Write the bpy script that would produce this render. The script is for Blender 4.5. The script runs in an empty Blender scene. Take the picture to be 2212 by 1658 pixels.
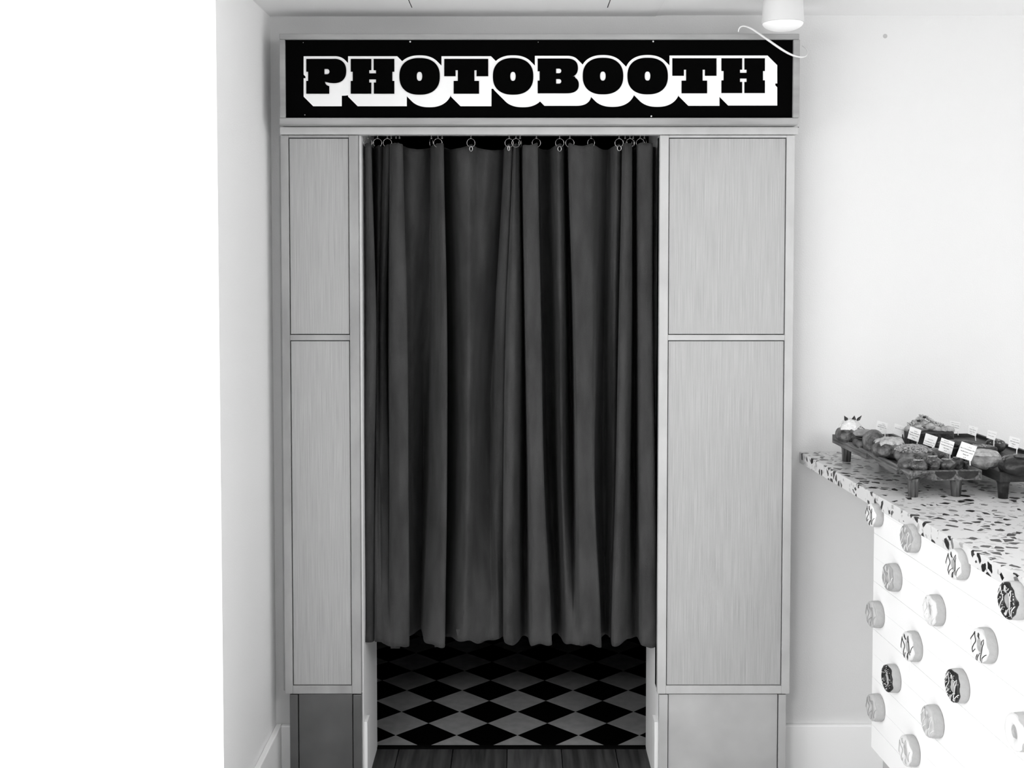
import bpy, bmesh, math, random
from mathutils import Vector, Matrix
random.seed(7)
sc = bpy.context.scene
COL = sc.collection

# ------------------------------------------------------------------ camera
F, CX, CY, EYE = 2500.0, 1118.0, 639.0, 1.5        # focal length and principal point for a 2212 x 1658 frame, eye height
TH = math.atan(2500 / 60000.0)                     # slight downward pitch
c_, s_ = math.cos(TH), math.sin(TH)
cam_data = bpy.data.cameras.new('camera')
cam = bpy.data.objects.new('camera', cam_data)
COL.objects.link(cam)
cam.location = (0, 0, EYE)
cam.rotation_euler = (math.pi / 2 - TH, 0, 0)
cam_data.sensor_fit = 'HORIZONTAL'
cam_data.sensor_width = 36
cam_data.lens = 36 * F / 2212
cam_data.shift_x = (1106 - CX) / 2212
cam_data.shift_y = (CY - 829) / 2212
cam_data.clip_start = 0.05
cam_data.clip_end = 60
sc.camera = cam

# ------------------------------------------------------------------ light
w = bpy.data.worlds.new('world')
sc.world = w
w.use_nodes = True
bg = w.node_tree.nodes['Background']
bg.inputs[0].default_value = (1, 1, 1, 1)
bg.inputs[1].default_value = 1.7

def area(name, loc, target, sx, sy, power):
    ld = bpy.data.lights.new(name, 'AREA')
    ld.shape = 'RECTANGLE'
    ld.size, ld.size_y, ld.energy = sx, sy, power
    o = bpy.data.objects.new(name, ld)
    COL.objects.link(o)
    o.location = loc
    o.rotation_euler = (Vector(target) - Vector(loc)).to_track_quat('-Z', 'Y').to_euler()
    return o

area('shop_window_light', (-3.1, 0.7, 1.15), (0.9, 2.4, 0.9), 1.9, 1.7, 26)       # big shop window in the left wall of the room
area('overhead_fill', (1.25, 0.45, 2.10), (1.05, 1.15, 0), 0.8, 0.8, 28)         # added fill light, unseen, over the counter side
area('overhead_fill_left', (-1.0, 0.15, 2.10), (-0.9, 0.8, 0), 0.8, 0.8, 40)      # added fill light, unseen, over the window side

sc.view_settings.view_transform = 'Standard'
sc.view_settings.look = 'None'
sc.view_settings.gamma = 1
sc.view_settings.exposure = 0.5
sc.view_settings.use_curve_mapping = False

# ------------------------------------------------------------------ pixel <-> place
def ray(px, py):
    a = (px - CX) / F; b = -(py - CY) / F
    return (a, c_ + b * s_, -s_ + b * c_)
def onY(px, py, Y):
    d = ray(px, py); t = Y / d[1]
    return Vector((d[0] * t, Y, EYE + d[2] * t))
def onZ(px, py, Z):
    d = ray(px, py); t = (Z - EYE) / d[2]
    return Vector((d[0] * t, d[1] * t, Z))
def onPlane(px, py, P, N):
    d = Vector(ray(px, py)); O = Vector((0, 0, EYE))
    t = (Vector(P) - O).dot(N) / d.dot(N)
    return O + d * t

# ------------------------------------------------------------------ materials
def mat(name, v, rough=0.6, v2=None, scale=(8, 8, 8), detail=4, bump=0.0, bscale=None, metal=0.0, coat=0.0, sheen=0.0, emit=0.0, lo=0.35, hi=0.65, spec=0.5):
    m = bpy.data.materials.new(name)
    m.use_nodes = True
    nt = m.node_tree; N = nt.nodes; L = nt.links
    b = N['Principled BSDF']
    b.inputs['Roughness'].default_value = rough
    b.inputs['Metallic'].default_value = metal
    b.inputs['Coat Weight'].default_value = coat
    b.inputs['Sheen Weight'].default_value = sheen
    b.inputs['Specular IOR Level'].default_value = spec
    b.inputs['Base Color'].default_value = (v, v, v, 1)
    tc = N.new('ShaderNodeTexCoord')
    if v2 is not None:
        mp = N.new('ShaderNodeMapping'); mp.inputs['Scale'].default_value = scale
        no = N.new('ShaderNodeTexNoise'); no.inputs['Scale'].default_value = 1; no.inputs['Detail'].default_value = detail
        cr = N.new('ShaderNodeValToRGB')
        cr.color_ramp.elements[0].position = lo; cr.color_ramp.elements[0].color = (v, v, v, 1)
        cr.color_ramp.elements[1].position = hi; cr.color_ramp.elements[1].color = (v2, v2, v2, 1)
        L.new(tc.outputs['Object'], mp.inputs[0]); L.new(mp.outputs[0], no.inputs['Vector'])
        L.new(no.outputs['Fac'], cr.inputs[0]); L.new(cr.outputs[0], b.inputs['Base Color'])
    if bump:
        mp2 = N.new('ShaderNodeMapping'); mp2.inputs['Scale'].default_value = bscale or scale
        n2 = N.new('ShaderNodeTexNoise'); n2.inputs['Scale'].default_value = 1; n2.inputs['Detail'].default_value = 6
        bp = N.new('ShaderNodeBump'); bp.inputs['Strength'].default_value = bump; bp.inputs['Distance'].default_value = 0.01
        L.new(tc.outputs['Object'], mp2.inputs[0]); L.new(mp2.outputs[0], n2.inputs['Vector'])
        L.new(n2.outputs['Fac'], bp.inputs['Height']); L.new(bp.outputs[0], b.inputs['Normal'])
    if emit:
        b.inputs['Emission Color'].default_value = (1, 1, 1, 1)
        b.inputs['Emission Strength'].default_value = emit
    return m

M = {}
M['wall'] = mat('white_wall_paint', .73, .7, bump=.12, bscale=(260, 260, 260), spec=.2)  # back wall: same white paint, toned down to stand in for less light
M['wall_l'] = mat('lit_white_wall_paint', .90, .7, bump=.12, bscale=(260, 260, 260), spec=.2)  # same white paint, lightened so the colour makes up for weak light
M['ceiling'] = mat('white_ceiling_paint', .88, .8, bump=.08, bscale=(260, 260, 260), spec=.2)
M['soffit'] = mat('grey_white_soffit_paint', .84, .8, bump=.08, bscale=(260, 260, 260), spec=.2)
M['skirting'] = mat('white_gloss_skirting', .95, .4, spec=.4)
M['veneer'] = mat('pale_oak_veneer', .38, .5, .47, (520, 520, 7), 6, bump=.15, bscale=(500, 500, 5), spec=.35)
M['veneer_shaded'] = mat('shaded_oak_veneer', .34, .5, .42, (520, 520, 7), 6, bump=.15, bscale=(500, 500, 5), spec=.35)  # same oak veneer with the left pier's shade put into the colour
M['frame'] = mat('pale_painted_oak', .47, .45, .54, (14, 14, 9), 5, spec=.4)
M['signframe'] = mat('brushed_oak_sign_frame', .28, .5, .38, (4, 60, 26), 5, spec=.35)
M['plinth'] = mat('grey_laminate_plinth', .42, .32, .52, (7, 7, 7), 3, spec=.5, lo=.3, hi=.7)
M['frame_shaded'] = mat('shaded_painted_oak', .28, .45, .38, (14, 14, 5), 5, spec=.4)  # same frame oak, darkened to paint in shade on the left pier
M['plinth_shaded'] = mat('shaded_laminate_plinth', .08, .34, .12, (7, 7, 7), 3, spec=.4, lo=.3, hi=.7)  # same laminate, with the shade at the left foot put into the colour
M['black'] = mat('matt_black_board', .002, .9, spec=.0)
M['white'] = mat('white_sign_paint', .90, .6, spec=.2)
M['dark'] = mat('dark_gap', .004, .8, spec=.05)
M['velvet'] = mat('dark_velvet', .038, .85, .060, (26, 26, 6), 4, bump=.25, bscale=(420, 420, 420), sheen=.06, spec=.08)
M['steel'] = mat('bright_steel', .38, .22, metal=1.0)
M['booth_inside'] = mat('black_booth_lining', .004, .9, spec=.03)
M['tile_light'] = mat('pale_floor_tile', .36, .5, .44, (30, 30, 30), 4, spec=.2)
M['tile_dark'] = mat('black_floor_tile', .0015, .6, spec=.03)
M['plank'] = mat('dark_oak_plank', .035, .5, .09, (60, 4, 30), 6, bump=.2, bscale=(80, 6, 30), spec=.25)
M['plank_b'] = mat('greyer_oak_plank', .05, .5, .115, (50, 4, 30), 6, bump=.2, bscale=(80, 6, 30), spec=.25)
M['bounce_floor'] = mat('pale_bounce_floor', .84, .6, .88, (3, 3, 3), 4)  # made pale so the unseen floor bounces light upward
M['rear_blocker'] = mat('dark_rear_blocker', .03, .8, .05, (3, 3, 3), 4)  # dark colour for the unseen light blocker behind the camera
M['plastic'] = mat('white_plastic', .85, .35)
M['lamp'] = mat('white_lamp_body', .66, .5)
M['lamp_glow'] = mat('lamp_diffuser', .85, .4, emit=.12)
M['panel'] = mat('white_counter_board', .86, .5, spec=.3)
M['kick'] = mat('grey_kickboard', .45, .6)
M['wood'] = mat('walnut_tray_wood', .03, .5, .19, (150, 9, 150), 6, bump=.3, bscale=(90, 12, 90), spec=.3)
M['wood_leg'] = mat('turned_walnut_leg', .03, .5, .15, (150, 150, 8), 6, bump=.3, bscale=(150, 150, 12), spec=.3)
M['flake'] = mat('toasted_almond', .26, .6, .62, (150, 150, 150), 3)
M['wood_dark'] = mat('dark_tray_wood', .010, .5, .035, (40, 7, 40), 6, bump=.3, bscale=(90, 12, 90), spec=.3)
M['dough'] = mat('baked_dough', .03, .45, .17, (38, 38, 38), 6, bump=.8, bscale=(110, 110, 110), spec=.4, lo=.4, hi=.62)
M['dough_pale'] = mat('pale_dough', .14, .5, .34, (36, 36, 36), 6, bump=.7, bscale=(90, 90, 90), spec=.4)
M['cream'] = mat('whipped_cream', .82, .5, .70, (60, 60, 60), 4, bump=.9, bscale=(110, 110, 110), spec=.3)
M['cream_grey'] = mat('pale_custard', .34, .5, .54, (90, 90, 90), 5, bump=.9, bscale=(110, 110, 110), spec=.3)
M['choc'] = mat('dark_chocolate', .008, .35, .018, (40, 40, 40), 4, bump=.3, bscale=(80, 80, 80), spec=.4)
M['glaze'] = mat('dark_caramel_glaze', .016, .25, .085, (50, 50, 50), 4, bump=.5, bscale=(120, 120, 120), coat=.5)
M['crumb'] = mat('nut_crumb', .14, .7, .42, (200, 200, 200), 3)
M['leaf'] = mat('dark_leaf', .02, .5, .04, (60, 60, 60), 3)
M['card'] = mat('white_card', .84, .6)
M['ink'] = mat('black_ink', .02, .7, spec=.1)
M['ink_grey'] = mat('grey_ink', .25, .7, spec=.1)
M['donut_pale'] = mat('pale_display_dough', .40, .6, .46, (40, 40, 40), 4, bump=.2, bscale=(200, 200, 200))
M['donut_white'] = mat('white_icing', .74, .45, .66, (40, 40, 40), 3)
M['donut_grey'] = mat('grey_icing', .28, .35, .36, (40, 40, 40), 3)
M['donut_mist'] = mat('pale_grey_icing', .42, .35, .5, (40, 40, 40), 3)
M['donut_black'] = mat('dark_icing', .012, .35, spec=.4)

def terrazzo():
    m = bpy.data.materials.new('terrazzo')
    m.use_nodes = True
    nt = m.node_tree; N = nt.nodes; L = nt.links
    b = N['Principled BSDF']; b.inputs['Roughness'].default_value = .28; b.inputs['Specular IOR Level'].default_value = .4
    tc = N.new('ShaderNodeTexCoord')
    nz = N.new('ShaderNodeTexNoise'); nz.inputs['Scale'].default_value = 60
    mixv = N.new('ShaderNodeVectorMath'); mixv.operation = 'MULTIPLY_ADD'
    mixv.inputs[1].default_value = (.008, .008, .008)
    L.new(tc.outputs['Object'], nz.inputs['Vector']); L.new(nz.outputs['Color'], mixv.inputs[0]); L.new(tc.outputs['Object'], mixv.inputs[2])
    prev = None
    layers = [(40, .90, .011, .02, .055), (58, .86, .010, .013, .05), (75, .60, .55, .20, .06), (48, .5, .62, .45, .05)]
    base = None
    col = None
    for i, (scale, thr, _, _, edge) in enumerate([(85, .78, 0, 0, .14), (55, .84, 0, 0, .16), (46, .60, 0, 0, .14)]):
        v1 = N.new('ShaderNodeTexVoronoi'); v1.feature = 'F1'; v1.inputs['Scale'].default_value = scale
        v2 = N.new('ShaderNodeTexVoronoi'); v2.feature = 'DISTANCE_TO_EDGE'; v2.inputs['Scale'].default_value = scale
        add = N.new('ShaderNodeVectorMath'); add.operation = 'ADD'; add.inputs[1].default_value = (3.1 * i, 1.7 * i, .9 * i)
        L.new(mixv.outputs[0], add.inputs[0]); L.new(add.outputs[0], v1.inputs['Vector']); L.new(add.outputs[0], v2.inputs['Vector'])
        sep = N.new('ShaderNodeSeparateColor'); L.new(v1.outputs['Color'], sep.inputs[0])
        g1 = N.new('ShaderNodeMath'); g1.operation = 'GREATER_THAN'; g1.inputs[1].default_value = thr; L.new(sep.outputs[0], g1.inputs[0])
        g2 = N.new('ShaderNodeMath'); g2.operation = 'GREATER_THAN'; g2.inputs[1].default_value = edge; L.new(v2.outputs['Distance'], g2.inputs[0])
        mu = N.new('ShaderNodeMath'); mu.operation = 'MULTIPLY'; L.new(g1.outputs[0], mu.inputs[0]); L.new(g2.outputs[0], mu.inputs[1])
        ramp = N.new('ShaderNodeValToRGB'); ramp.color_ramp.interpolation = 'CONSTANT'
        e = ramp.color_ramp.elements
        if i == 0:
            e[0].color = (.50,) * 3 + (1,); e[1].position = .5; e[1].color = (.42,) * 3 + (1,)
        elif i == 1:
            e[0].color = (.40,) * 3 + (1,); e[1].position = .7; e[1].color = (.20,) * 3 + (1,)
        else:
            e[0].color = (.006,) * 3 + (1,); e[1].position = .7; e[1].color = (.02,) * 3 + (1,)
        L.new(sep.outputs[1], ramp.inputs[0])
        mx = N.new('ShaderNodeMix'); mx.data_type = 'RGBA'
        L.new(mu.outputs[0], mx.inputs[0]); L.new(ramp.outputs[0], mx.inputs[7])
        if col is None:
            mx.inputs[6].default_value = (.66, .66, .66, 1)
        else:
            L.new(col, mx.inputs[6])
        col = mx.outputs[2]
    L.new(col, b.inputs['Base Color'])
    return m
M['terrazzo'] = terrazzo()

# ------------------------------------------------------------------ mesh helpers
def link(name, me, m, parent=None, smooth=False):
    o = bpy.data.objects.new(name, me)
    COL.objects.link(o)
    if m is not None:
        me.materials.append(M[m] if isinstance(m, str) else m)
    if smooth:
        for p in me.polygons: p.use_smooth = True
    if parent is not None: o.parent = parent
    return o
def ob(name, bm, m, parent=None, smooth=False):
    me = bpy.data.meshes.new(name)
    bmesh.ops.recalc_face_normals(bm, faces=bm.faces)
    bm.to_mesh(me); bm.free()
    return link(name, me, m, parent, smooth)
def thing(name, label, cat, loc=(0, 0, 0), group=None):
    o = bpy.data.objects.new(name, None); COL.objects.link(o)
    o.empty_display_size = .05
    o.location = loc
    o['label'] = label; o['category'] = cat
    if group: o['group'] = group
    return o
def tag(o, label, cat, group=None):
    o['label'] = label; o['category'] = cat
    if group: o['group'] = group
    return o
def box(bm, x0, x1, y0, y1, z0, z1, bev=0.0, mtx=None):
    r = bmesh.ops.create_cube(bm, size=1)
    vs = r['verts']
    for v in vs:
        v.co = Vector((x0 + (v.co.x + .5) * (x1 - x0), y0 + (v.co.y + .5) * (y1 - y0), z0 + (v.co.z + .5) * (z1 - z0)))
    if bev:
        es = list({e for v in vs for e in v.link_edges})
        r2 = bmesh.ops.bevel(bm, geom=es, offset=bev, segments=2, affect='EDGES', profile=.5)
        vs = [v for v in bm.verts if v in set(r2['verts']) or v in set(vs)] if False else vs
    return vs
def bx(name, dims, m, parent=None, bev=0.0):
    bm = bmesh.new(); box(bm, *dims, bev=bev)
    return ob(name, bm, m, parent)
def poly_prism(bm, pts, y0, y1):
    """pts: list of (x, z); prism along y"""
    a = [bm.verts.new((x, y0, z)) for x, z in pts]
    b = [bm.verts.new((x, y1, z)) for x, z in pts]
    n = len(pts)
    bm.faces.new(a); bm.faces.new(b[::-1])
    for i in range(n):
        bm.faces.new((a[i], a[(i + 1) % n], b[(i + 1) % n], b[i]))
def tube(bm, pts, r, n=8, closed=False, radii=None):
    pts = [Vector(p) for p in pts]
    rings = []
    N_ = len(pts)
    up = Vector((0, 0, 1))
    prev = None
    for i, p in enumerate(pts):
        if closed: t = pts[(i + 1) % N_] - pts[i - 1]
        else: t = pts[min(i + 1, N_ - 1)] - pts[max(i - 1, 0)]
        t.normalize()
        ref = prev if prev is not None else (Vector((0, 1, 0)) if abs(t.y) < .9 else up)
        u = ref - t * ref.dot(t)
        if u.length < 1e-5: u = t.orthogonal()
        u.normalize(); prev = u
        v = t.cross(u)
        rr = radii[i] if radii else r
        rings.append([bm.verts.new(p + (u * math.cos(2 * math.pi * k / n) + v * math.sin(2 * math.pi * k / n)) * rr) for k in range(n)])
    last = N_ if closed else N_ - 1
    for i in range(last):
        A = rings[i]; B = rings[(i + 1) % N_]
        for k in range(n):
            bm.faces.new((A[k], A[(k + 1) % n], B[(k + 1) % n], B[k]))
    if not closed:
        bm.faces.new(rings[0][::-1]); bm.faces.new(rings[-1])
def lathe(bm, prof, n=32, mtx=None):
    """prof: list of (r, z), closed at ends when r == 0"""
    rings = []
    for r, z in prof:
        if r < 1e-6: rings.append([bm.verts.new((0, 0, z))])
        else: rings.append([bm.verts.new((r * math.cos(2 * math.pi * k / n), r * math.sin(2 * math.pi * k / n), z)) for k in range(n)])
    for A, B in zip(rings, rings[1:]):
        for k in range(n):
            if len(A) == 1 and len(B) == 1: continue
            if len(A) == 1: bm.faces.new((A[0], B[(k + 1) % n], B[k]))
            elif len(B) == 1: bm.faces.new((A[k], A[(k + 1) % n], B[0]))
            else: bm.faces.new((A[k], A[(k + 1) % n], B[(k + 1) % n], B[k]))
    allv = [v for R in rings for v in R]
    if mtx is not None:
        for v in allv: v.co = mtx @ v.co
    return allv
def struct(o):
    o['kind'] = 'structure'
    return o

# ------------------------------------------------------------------ main planes
D = onZ(1118, 1723, 0).y            # front of the booth facade
YW = D + .07                        # back wall
YT = onZ(1118, 1615, 0).y           # threshold to the tiled booth floor
ZC = onY(1118, 33, YW).z            # ceiling
XL = onY(590, 800, YW).x            # left recess wall
YP = 2.60                           # front of the left pier wall
def FX(px, py=780, Y=None): return onY(px, py, D if Y is None else Y).x
def FZ(py, px=1118, Y=None): return onY(px, py, D if Y is None else Y).z
JL = (FX(783, 1600) + onY(816, 1600, YT).x) / 2     # inner faces of the door lining
JR = (FX(1421, 1600) + onY(1397, 1600, YT).x) / 2
ZH = FZ(270)

# ------------------------------------------------------------------ structure
XR = 3.6
bm = bmesh.new()
box(bm, XL - .12, JL - .012, YW, YT, 0, ZC)
box(bm, JR + .012, XR, YW, YT, 0, ZC)
box(bm, JL - .012, JR + .012, YW, YT, ZH, ZC)
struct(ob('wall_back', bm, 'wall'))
bm = bmesh.new()
box(bm, -3.2, XL, YP, YW, 0, ZC)
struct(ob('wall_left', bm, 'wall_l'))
# door lining
struct(bx('trim_1', (JL - .012, JL, D + .022, YT, 0, ZH), 'wall_l'))
struct(bx('trim_2', (JR, JR + .012, D + .022, YT, 0, ZH), 'wall_l'))
# short skirting ends inside the doorway
sk = FZ(1567, 790)
struct(bx('baseboard_1', (JL, JL + .009, D + .024, D + .075, 0, sk), 'skirting', bev=.001))
struct(bx('baseboard_2', (JR - .009, JR, D + .024, D + .075, 0, sk), 'skirting', bev=.001))
# skirting on the walls
skz = onY(1760, 1562, YW).z
bm = bmesh.new(); box(bm, XL + .016, FX(624, 1600) + .01, YW - .016, YW, 0, skz, bev=.003)
struct(ob('baseboard_back', bm, 'skirting'))
bm = bmesh.new(); box(bm, FX(1698, 1600) - .01, 1.6, YW - .014, YW, 0, skz, bev=.003)
struct(ob('baseboard_right', bm, 'skirting'))
bm = bmesh.new(); box(bm, XL, XL + .016, YP, YW, 0, skz, bev=.003)
struct(ob('baseboard_left', bm, 'skirting'))
# ceiling
bm = bmesh.new(); box(bm, -3.2, XR, -1.4, YT, ZC, ZC + .1)
struct(ob('ceiling', bm, 'ceiling'))
# lower, greyer soffit board over the booth, with two open joints
sx1 = onY(1416, 33, YW).x
SB = ZC - .003
g1, g2 = onZ(890, 17, SB).x, onZ(1312, 17, SB).x
yg = onZ(890, 17, SB).y
bm = bmesh.new()
for a, b in ((XL, g1 - .0012), (g1 + .0012, g2 - .0012), (g2 + .0012, sx1)):
    box(bm, a, b, 1.6, yg, SB, ZC)
box(bm, XL, sx1, yg, YW, SB, ZC)
struct(ob('trim_3', bm, 'soffit'))
bm = bmesh.new()
for a in (g1, g2): box(bm, a - .0011, a + .0011, 1.6, yg, SB + .0005, ZC)
struct(ob('trim_4', bm, 'dark'))

YFL = 2.45
# floor: base slab, oak planks up to the threshold, checkered tiles in the booth
bm = bmesh.new(); box(bm, -3.2, XR, YFL, 4.9, -.06, -.012)
floor = struct(ob('floor', bm, 'dark'))
struct(bx('floor_front', (-3.2, XR, -1.4, YFL, -.06, 0), 'bounce_floor'))  # unseen floor added to throw light onto the ceiling
struct(bx('blocker_rear', (-3.2, XR, -1.5, -1.4, 0, ZC), 'rear_blocker'))  # unseen, added to block low light from behind the camera
xs = [onZ(p, 1630, 0).x for p in (977, 1094.5, 1213.5)]
pw = (xs[2] - xs[0]) / 2
x = xs[0] - 17 * pw
k = 0
while x < XR - pw:
    y0 = YFL
    inside = JL - .02 < x + pw / 2 < JR + .02
    ye = YT - .006 if (x + pw > JL - .012 and x < JR + .012) else YW
    j = y0 + .2 + random.random() * .6
    cuts = [y0, j, ye]
    for a, b in zip(cuts, cuts[1:]):
        bm = bmesh.new(); box(bm, x + .0012, x + pw - .0012, a + .001, b - .001, -.012, 0, bev=.0012)
        ob('plank', bm, 'plank_b' if random.random() < .45 else 'plank', floor)
    x += pw; k += 1
bx('threshold_strip', (JL, JR, YT - .006, YT + .012, -.012, .004), 'dark', floor)
# tiles, laid as diamonds
def clip(poly, f):
    out = []
    for i in range(len(poly)):
        p, q = poly[i], poly[(i + 1) % len(poly)]
        fp, fq = f(p), f(q)
        if fp >= 0: out.append(p)
        if (fp >= 0) != (fq >= 0):
            t = fp / (fp - fq); out.append((p[0] + (q[0] - p[0]) * t, p[1] + (q[1] - p[1]) * t))
    return out
DX, DY = .1875, .1808
yv0 = onZ(1118, 1588.6, 0).y        # a row of corner points
def tile(cx, cy, m):
    p = [(cx - DX / 2, cy), (cx, cy - DY / 2), (cx + DX / 2, cy), (cx, cy + DY / 2)]
    p = clip(p, lambda v: v[1] - (YT + .012)); 
    if len(p) < 3: return
    p = clip(p, lambda v: v[0] + .62)
    if len(p) < 3: return
    p = clip(p, lambda v: .60 - v[0])
    if len(p) < 3: return
    mx = sum(v[0] for v in p) / len(p); my = sum(v[1] for v in p) / len(p)
    p = [(mx + (v[0] - mx) * .994, my + (v[1] - my) * .994) for v in p]
    bm = bmesh.new()
    a = [bm.verts.new((v[0], v[1], .002)) for v in p]
    b = [bm.verts.new((v[0], v[1], -.012)) for v in p]
    bm.faces.new(a); bm.faces.new(b[::-1])
    for i in range(len(p)): bm.faces.new((a[i], b[i], b[(i + 1) % len(p)], a[(i + 1) % len(p)]))
    ob('tile', bm, m, floor)
for r in range(-1, 8):
    for q in range(-4, 5):
        tile(q * DX, yv0 + DY / 2 + r * DY, 'tile_light')
        tile((q + .5) * DX, yv0 + r * DY, 'tile_dark')
# booth lining: dark room behind the curtain
bm = bmesh.new()
box(bm, -.66, -.62, YT, 4.9, 0, 2.1); box(bm, .60, .64, YT, 4.9, 0, 2.1)
box(bm, -.66, .64, 4.86, 4.9, 0, 2.1); box(bm, -.66, .64, YT, 4.9, 2.06, 2.1)
box(bm, -.66, JL - .012, YT, YT + .02, 0, 2.1); box(bm, JR + .012, .64, YT, YT + .02, 0, 2.1)
box(bm, JL - .012, JR + .012, YT, YT + .02, ZH, 2.1)
struct(ob('wall_inner', bm, 'booth_inside'))

# small filled hole in the right wall
bm = bmesh.new(); p = onY(1912, 78, YW)
lathe(bm, [(0, .0006), (.004, .0006), (.006, 0)], 16, Matrix.Translation((p.x, YW - .0002, p.z)) @ Matrix.Rotation(math.pi / 2, 4, 'X'))
struct(ob('trim_5', bm, 'kick'))

# ------------------------------------------------------------------ booth facade
booth = thing('booth_front', 'pale oak panelled front of the photo booth standing around the curtained doorway', 'booth', (0, D, 0))
def fpart(name, x0, x1, z0, z1, y0, y1, m, bev=.0012, parent=booth):
    bm = bmesh.new(); box(bm, min(x0, x1), max(x0, x1), y0, y1, min(z0, z1), max(z0, z1), bev=bev)
    for v in bm.verts: v.co.y -= D
    return ob(name, bm, m, parent)
TK = .022
def pier(l0, l1, r0, r1, ztop=292, fm='frame'):
    """l0/l1, r0/r1: pixel columns of the left and right stile"""
    L0, L1, R0, R1 = FX(l0), FX(l1), FX(r0), FX(r1)
    zt, zb = FZ(ztop), FZ(1498)
    fpart('stile', L0, L1, zb, zt, D, D + TK, fm)
    fpart('stile', R0, R1, zb, zt, D, D + TK, fm)
    fpart('rail', L1, R0, FZ(297), zt, D, D + TK, fm)
    fpart('rail', L1, R0, FZ(735), FZ(723), D + .0015, D + TK, fm)
    fpart('rail', L1, R0, zb, FZ(1481), D, D + TK, fm)
    for a, b in ((297, 723), (735, 1481)):
        fpart('panel', L1 + .0022, R0 - .0022, FZ(b) + .0022, FZ(a) - .0022, D + .004, D + .016, 'veneer' if fm == 'frame' else 'veneer_shaded', bev=.0006)
    # dark recess behind the panel gaps and the trunk of the pier
    fpart('backing', L0 + .002, R1 - .002, zb + .002, zt - .002, D + .0165, YW, 'dark', bev=0)
    return L0, L1, R0, R1
pier(609.5, 626.5, 756, 776.5, fm='frame_shaded')
pier(1423.5, 1442.5, 1695, 1712.5)
# outer return strip of the left pier
fpart('side_strip', FX(603), FX(608.6), FZ(1498), FZ(292), D + .022, YW, 'frame_shaded')
# plinths
def plinth(l0, l1, r0, r1, pm):
    z1 = FZ(1501)
    fpart('plinth_stile', FX(l0, 1600), FX(l1, 1600), 0, z1, D + .003, D + .024, pm)
    fpart('plinth_stile', FX(r0, 1600), FX(r1, 1600), 0, z1, D + .003, D + .024, pm)
    fpart('plinth_panel', FX(l1, 1600) + .002, FX(r0, 1600) - .0025, 0, z1, D + .007, D + .02, pm)
    fpart('backing', FX(l0, 1600) + .002, FX(r1, 1600) - .002, 0, z1, D + .0205, YW - .018, 'dark', bev=0)
plinth(626, 643.5, 763, 781, 'plinth_shaded')
plinth(1423.5, 1442.5, 1682, 1698, 'plinth')
# header board
fpart('header_board', FX(605.5, 280), FX(1722.5, 280), FZ(291), FZ(274.2), D - .008, D + .03, 'frame', bev=.002)

# ------------------------------------------------------------------ sign
YS = D - .045
sign = thing('sign_box', 'long black PHOTOBOOTH sign box with oak frame above the curtain', 'sign', (0, YS, 0))
def S(px, py): p = onY(px, py, YS); return p.x, p.z
def spart(name, a, b, y0, y1, m, bev=.001):
    (x0, z1), (x1, z0) = S(*a), S(*b)
    bm = bmesh.new(); box(bm, x0, x1, y0, y1, z0, z1, bev=bev)
    for v in bm.verts: v.co.y -= YS
    return ob(name, bm, m, sign)
spart('frame_rail', (603, 72.5), (1727, 85), YS, D + .012, 'signframe', .002)
spart('frame_rail', (603, 254), (1726, 269.5), YS, D + .012, 'signframe', .003)
spart('frame_stile', (603, 85), (616.5, 254), YS, D + .012, 'signframe', .002)
spart('frame_stile', (1714.5, 85), (1727, 254), YS, D + .012, 'signframe', .002)
spart('board', (612, 80), (1718, 259), YS + .009, YS + .02, 'black', 0)
fz = YS + .009
def B_(px, py): p = onY(px, py, fz); return p.x, p.z
# dark shadow gap between sign and header
fpart('shadow_gap', FX(608), FX(1721), FZ(274.8), FZ(273.8), D + .002, D + .03, 'dark', 0)

def arc(cx, cy, rx, ry, a0, a1, n=14, e=2.0):
    out = []
    for i in range(n + 1):
        a = math.radians(a0 + (a1 - a0) * i / n)
        ca, sa = math.cos(a), math.sin(a)
        out.append((cx + rx * math.copysign(abs(ca) ** (2 / e), ca), cy + ry * math.copysign(abs(sa) ** (2 / e), sa)))
    return out
def c6(pts): return [(580 + x / 3.687, y / 3.687) for x, y in pts]
def c7(pts): return [(1160 + x / 3.568, y / 3.568) for x, y in pts]
def dhole(x0, x1, y0, y1):
    ym = (y0 + y1) / 2; h = (y1 - y0) / 2
    return [(x0, y0)] + arc(x1 - h * .9, ym, h * .9, h, -90, 90, 10) + [(x0, y1)]
letters = []
P_ = [(302, 470), (520, 470)] + arc(520, 566, 100, 97, -90, 90, 26, 2.35)[1:] + [(490, 661), (450, 652), (455, 667), (466, 679), (485, 687), (485, 747), (302, 747), (302, 645), (317, 645), (317, 572), (302, 572)]
letters.append((c6(P_), [c6(dhole(447, 487, 550, 592))]))
def Hpoly(o, dx, dy, s=1.0):
    H0 = [(656, 470), (820, 470), (820, 560), (803, 560), (803, 585), (857, 585), (857, 560), (838, 560), (838, 470), (1003, 470), (1003, 572), (987, 572), (987, 645), (1003, 645), (1003, 747), (840, 747), (840, 658), (857, 658), (857, 633), (803, 633), (803, 658), (820, 658), (820, 747), (656, 747), (656, 645), (672, 645), (672, 572), (656, 572)]
    return H0
letters.append((c6(Hpoly(0, 0, 0)), []))
letters.append((c6(arc(1204, 609, 161, 146, 0, 360, 72, 2.35)[:-1]), [c6(arc(1203, 609, 21.5, 36, 0, 360, 32, 2.4)[:-1])]))
letters.append((c6([(1400, 470), (1750, 470), (1750, 608), (1657, 608), (1657, 560), (1640, 560), (1640, 645), (1677, 645), (1677, 747), (1475, 747), (1475, 645), (1508, 645), (1508, 560), (1490, 560), (1490, 608), (1400, 608)]), []))
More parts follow.
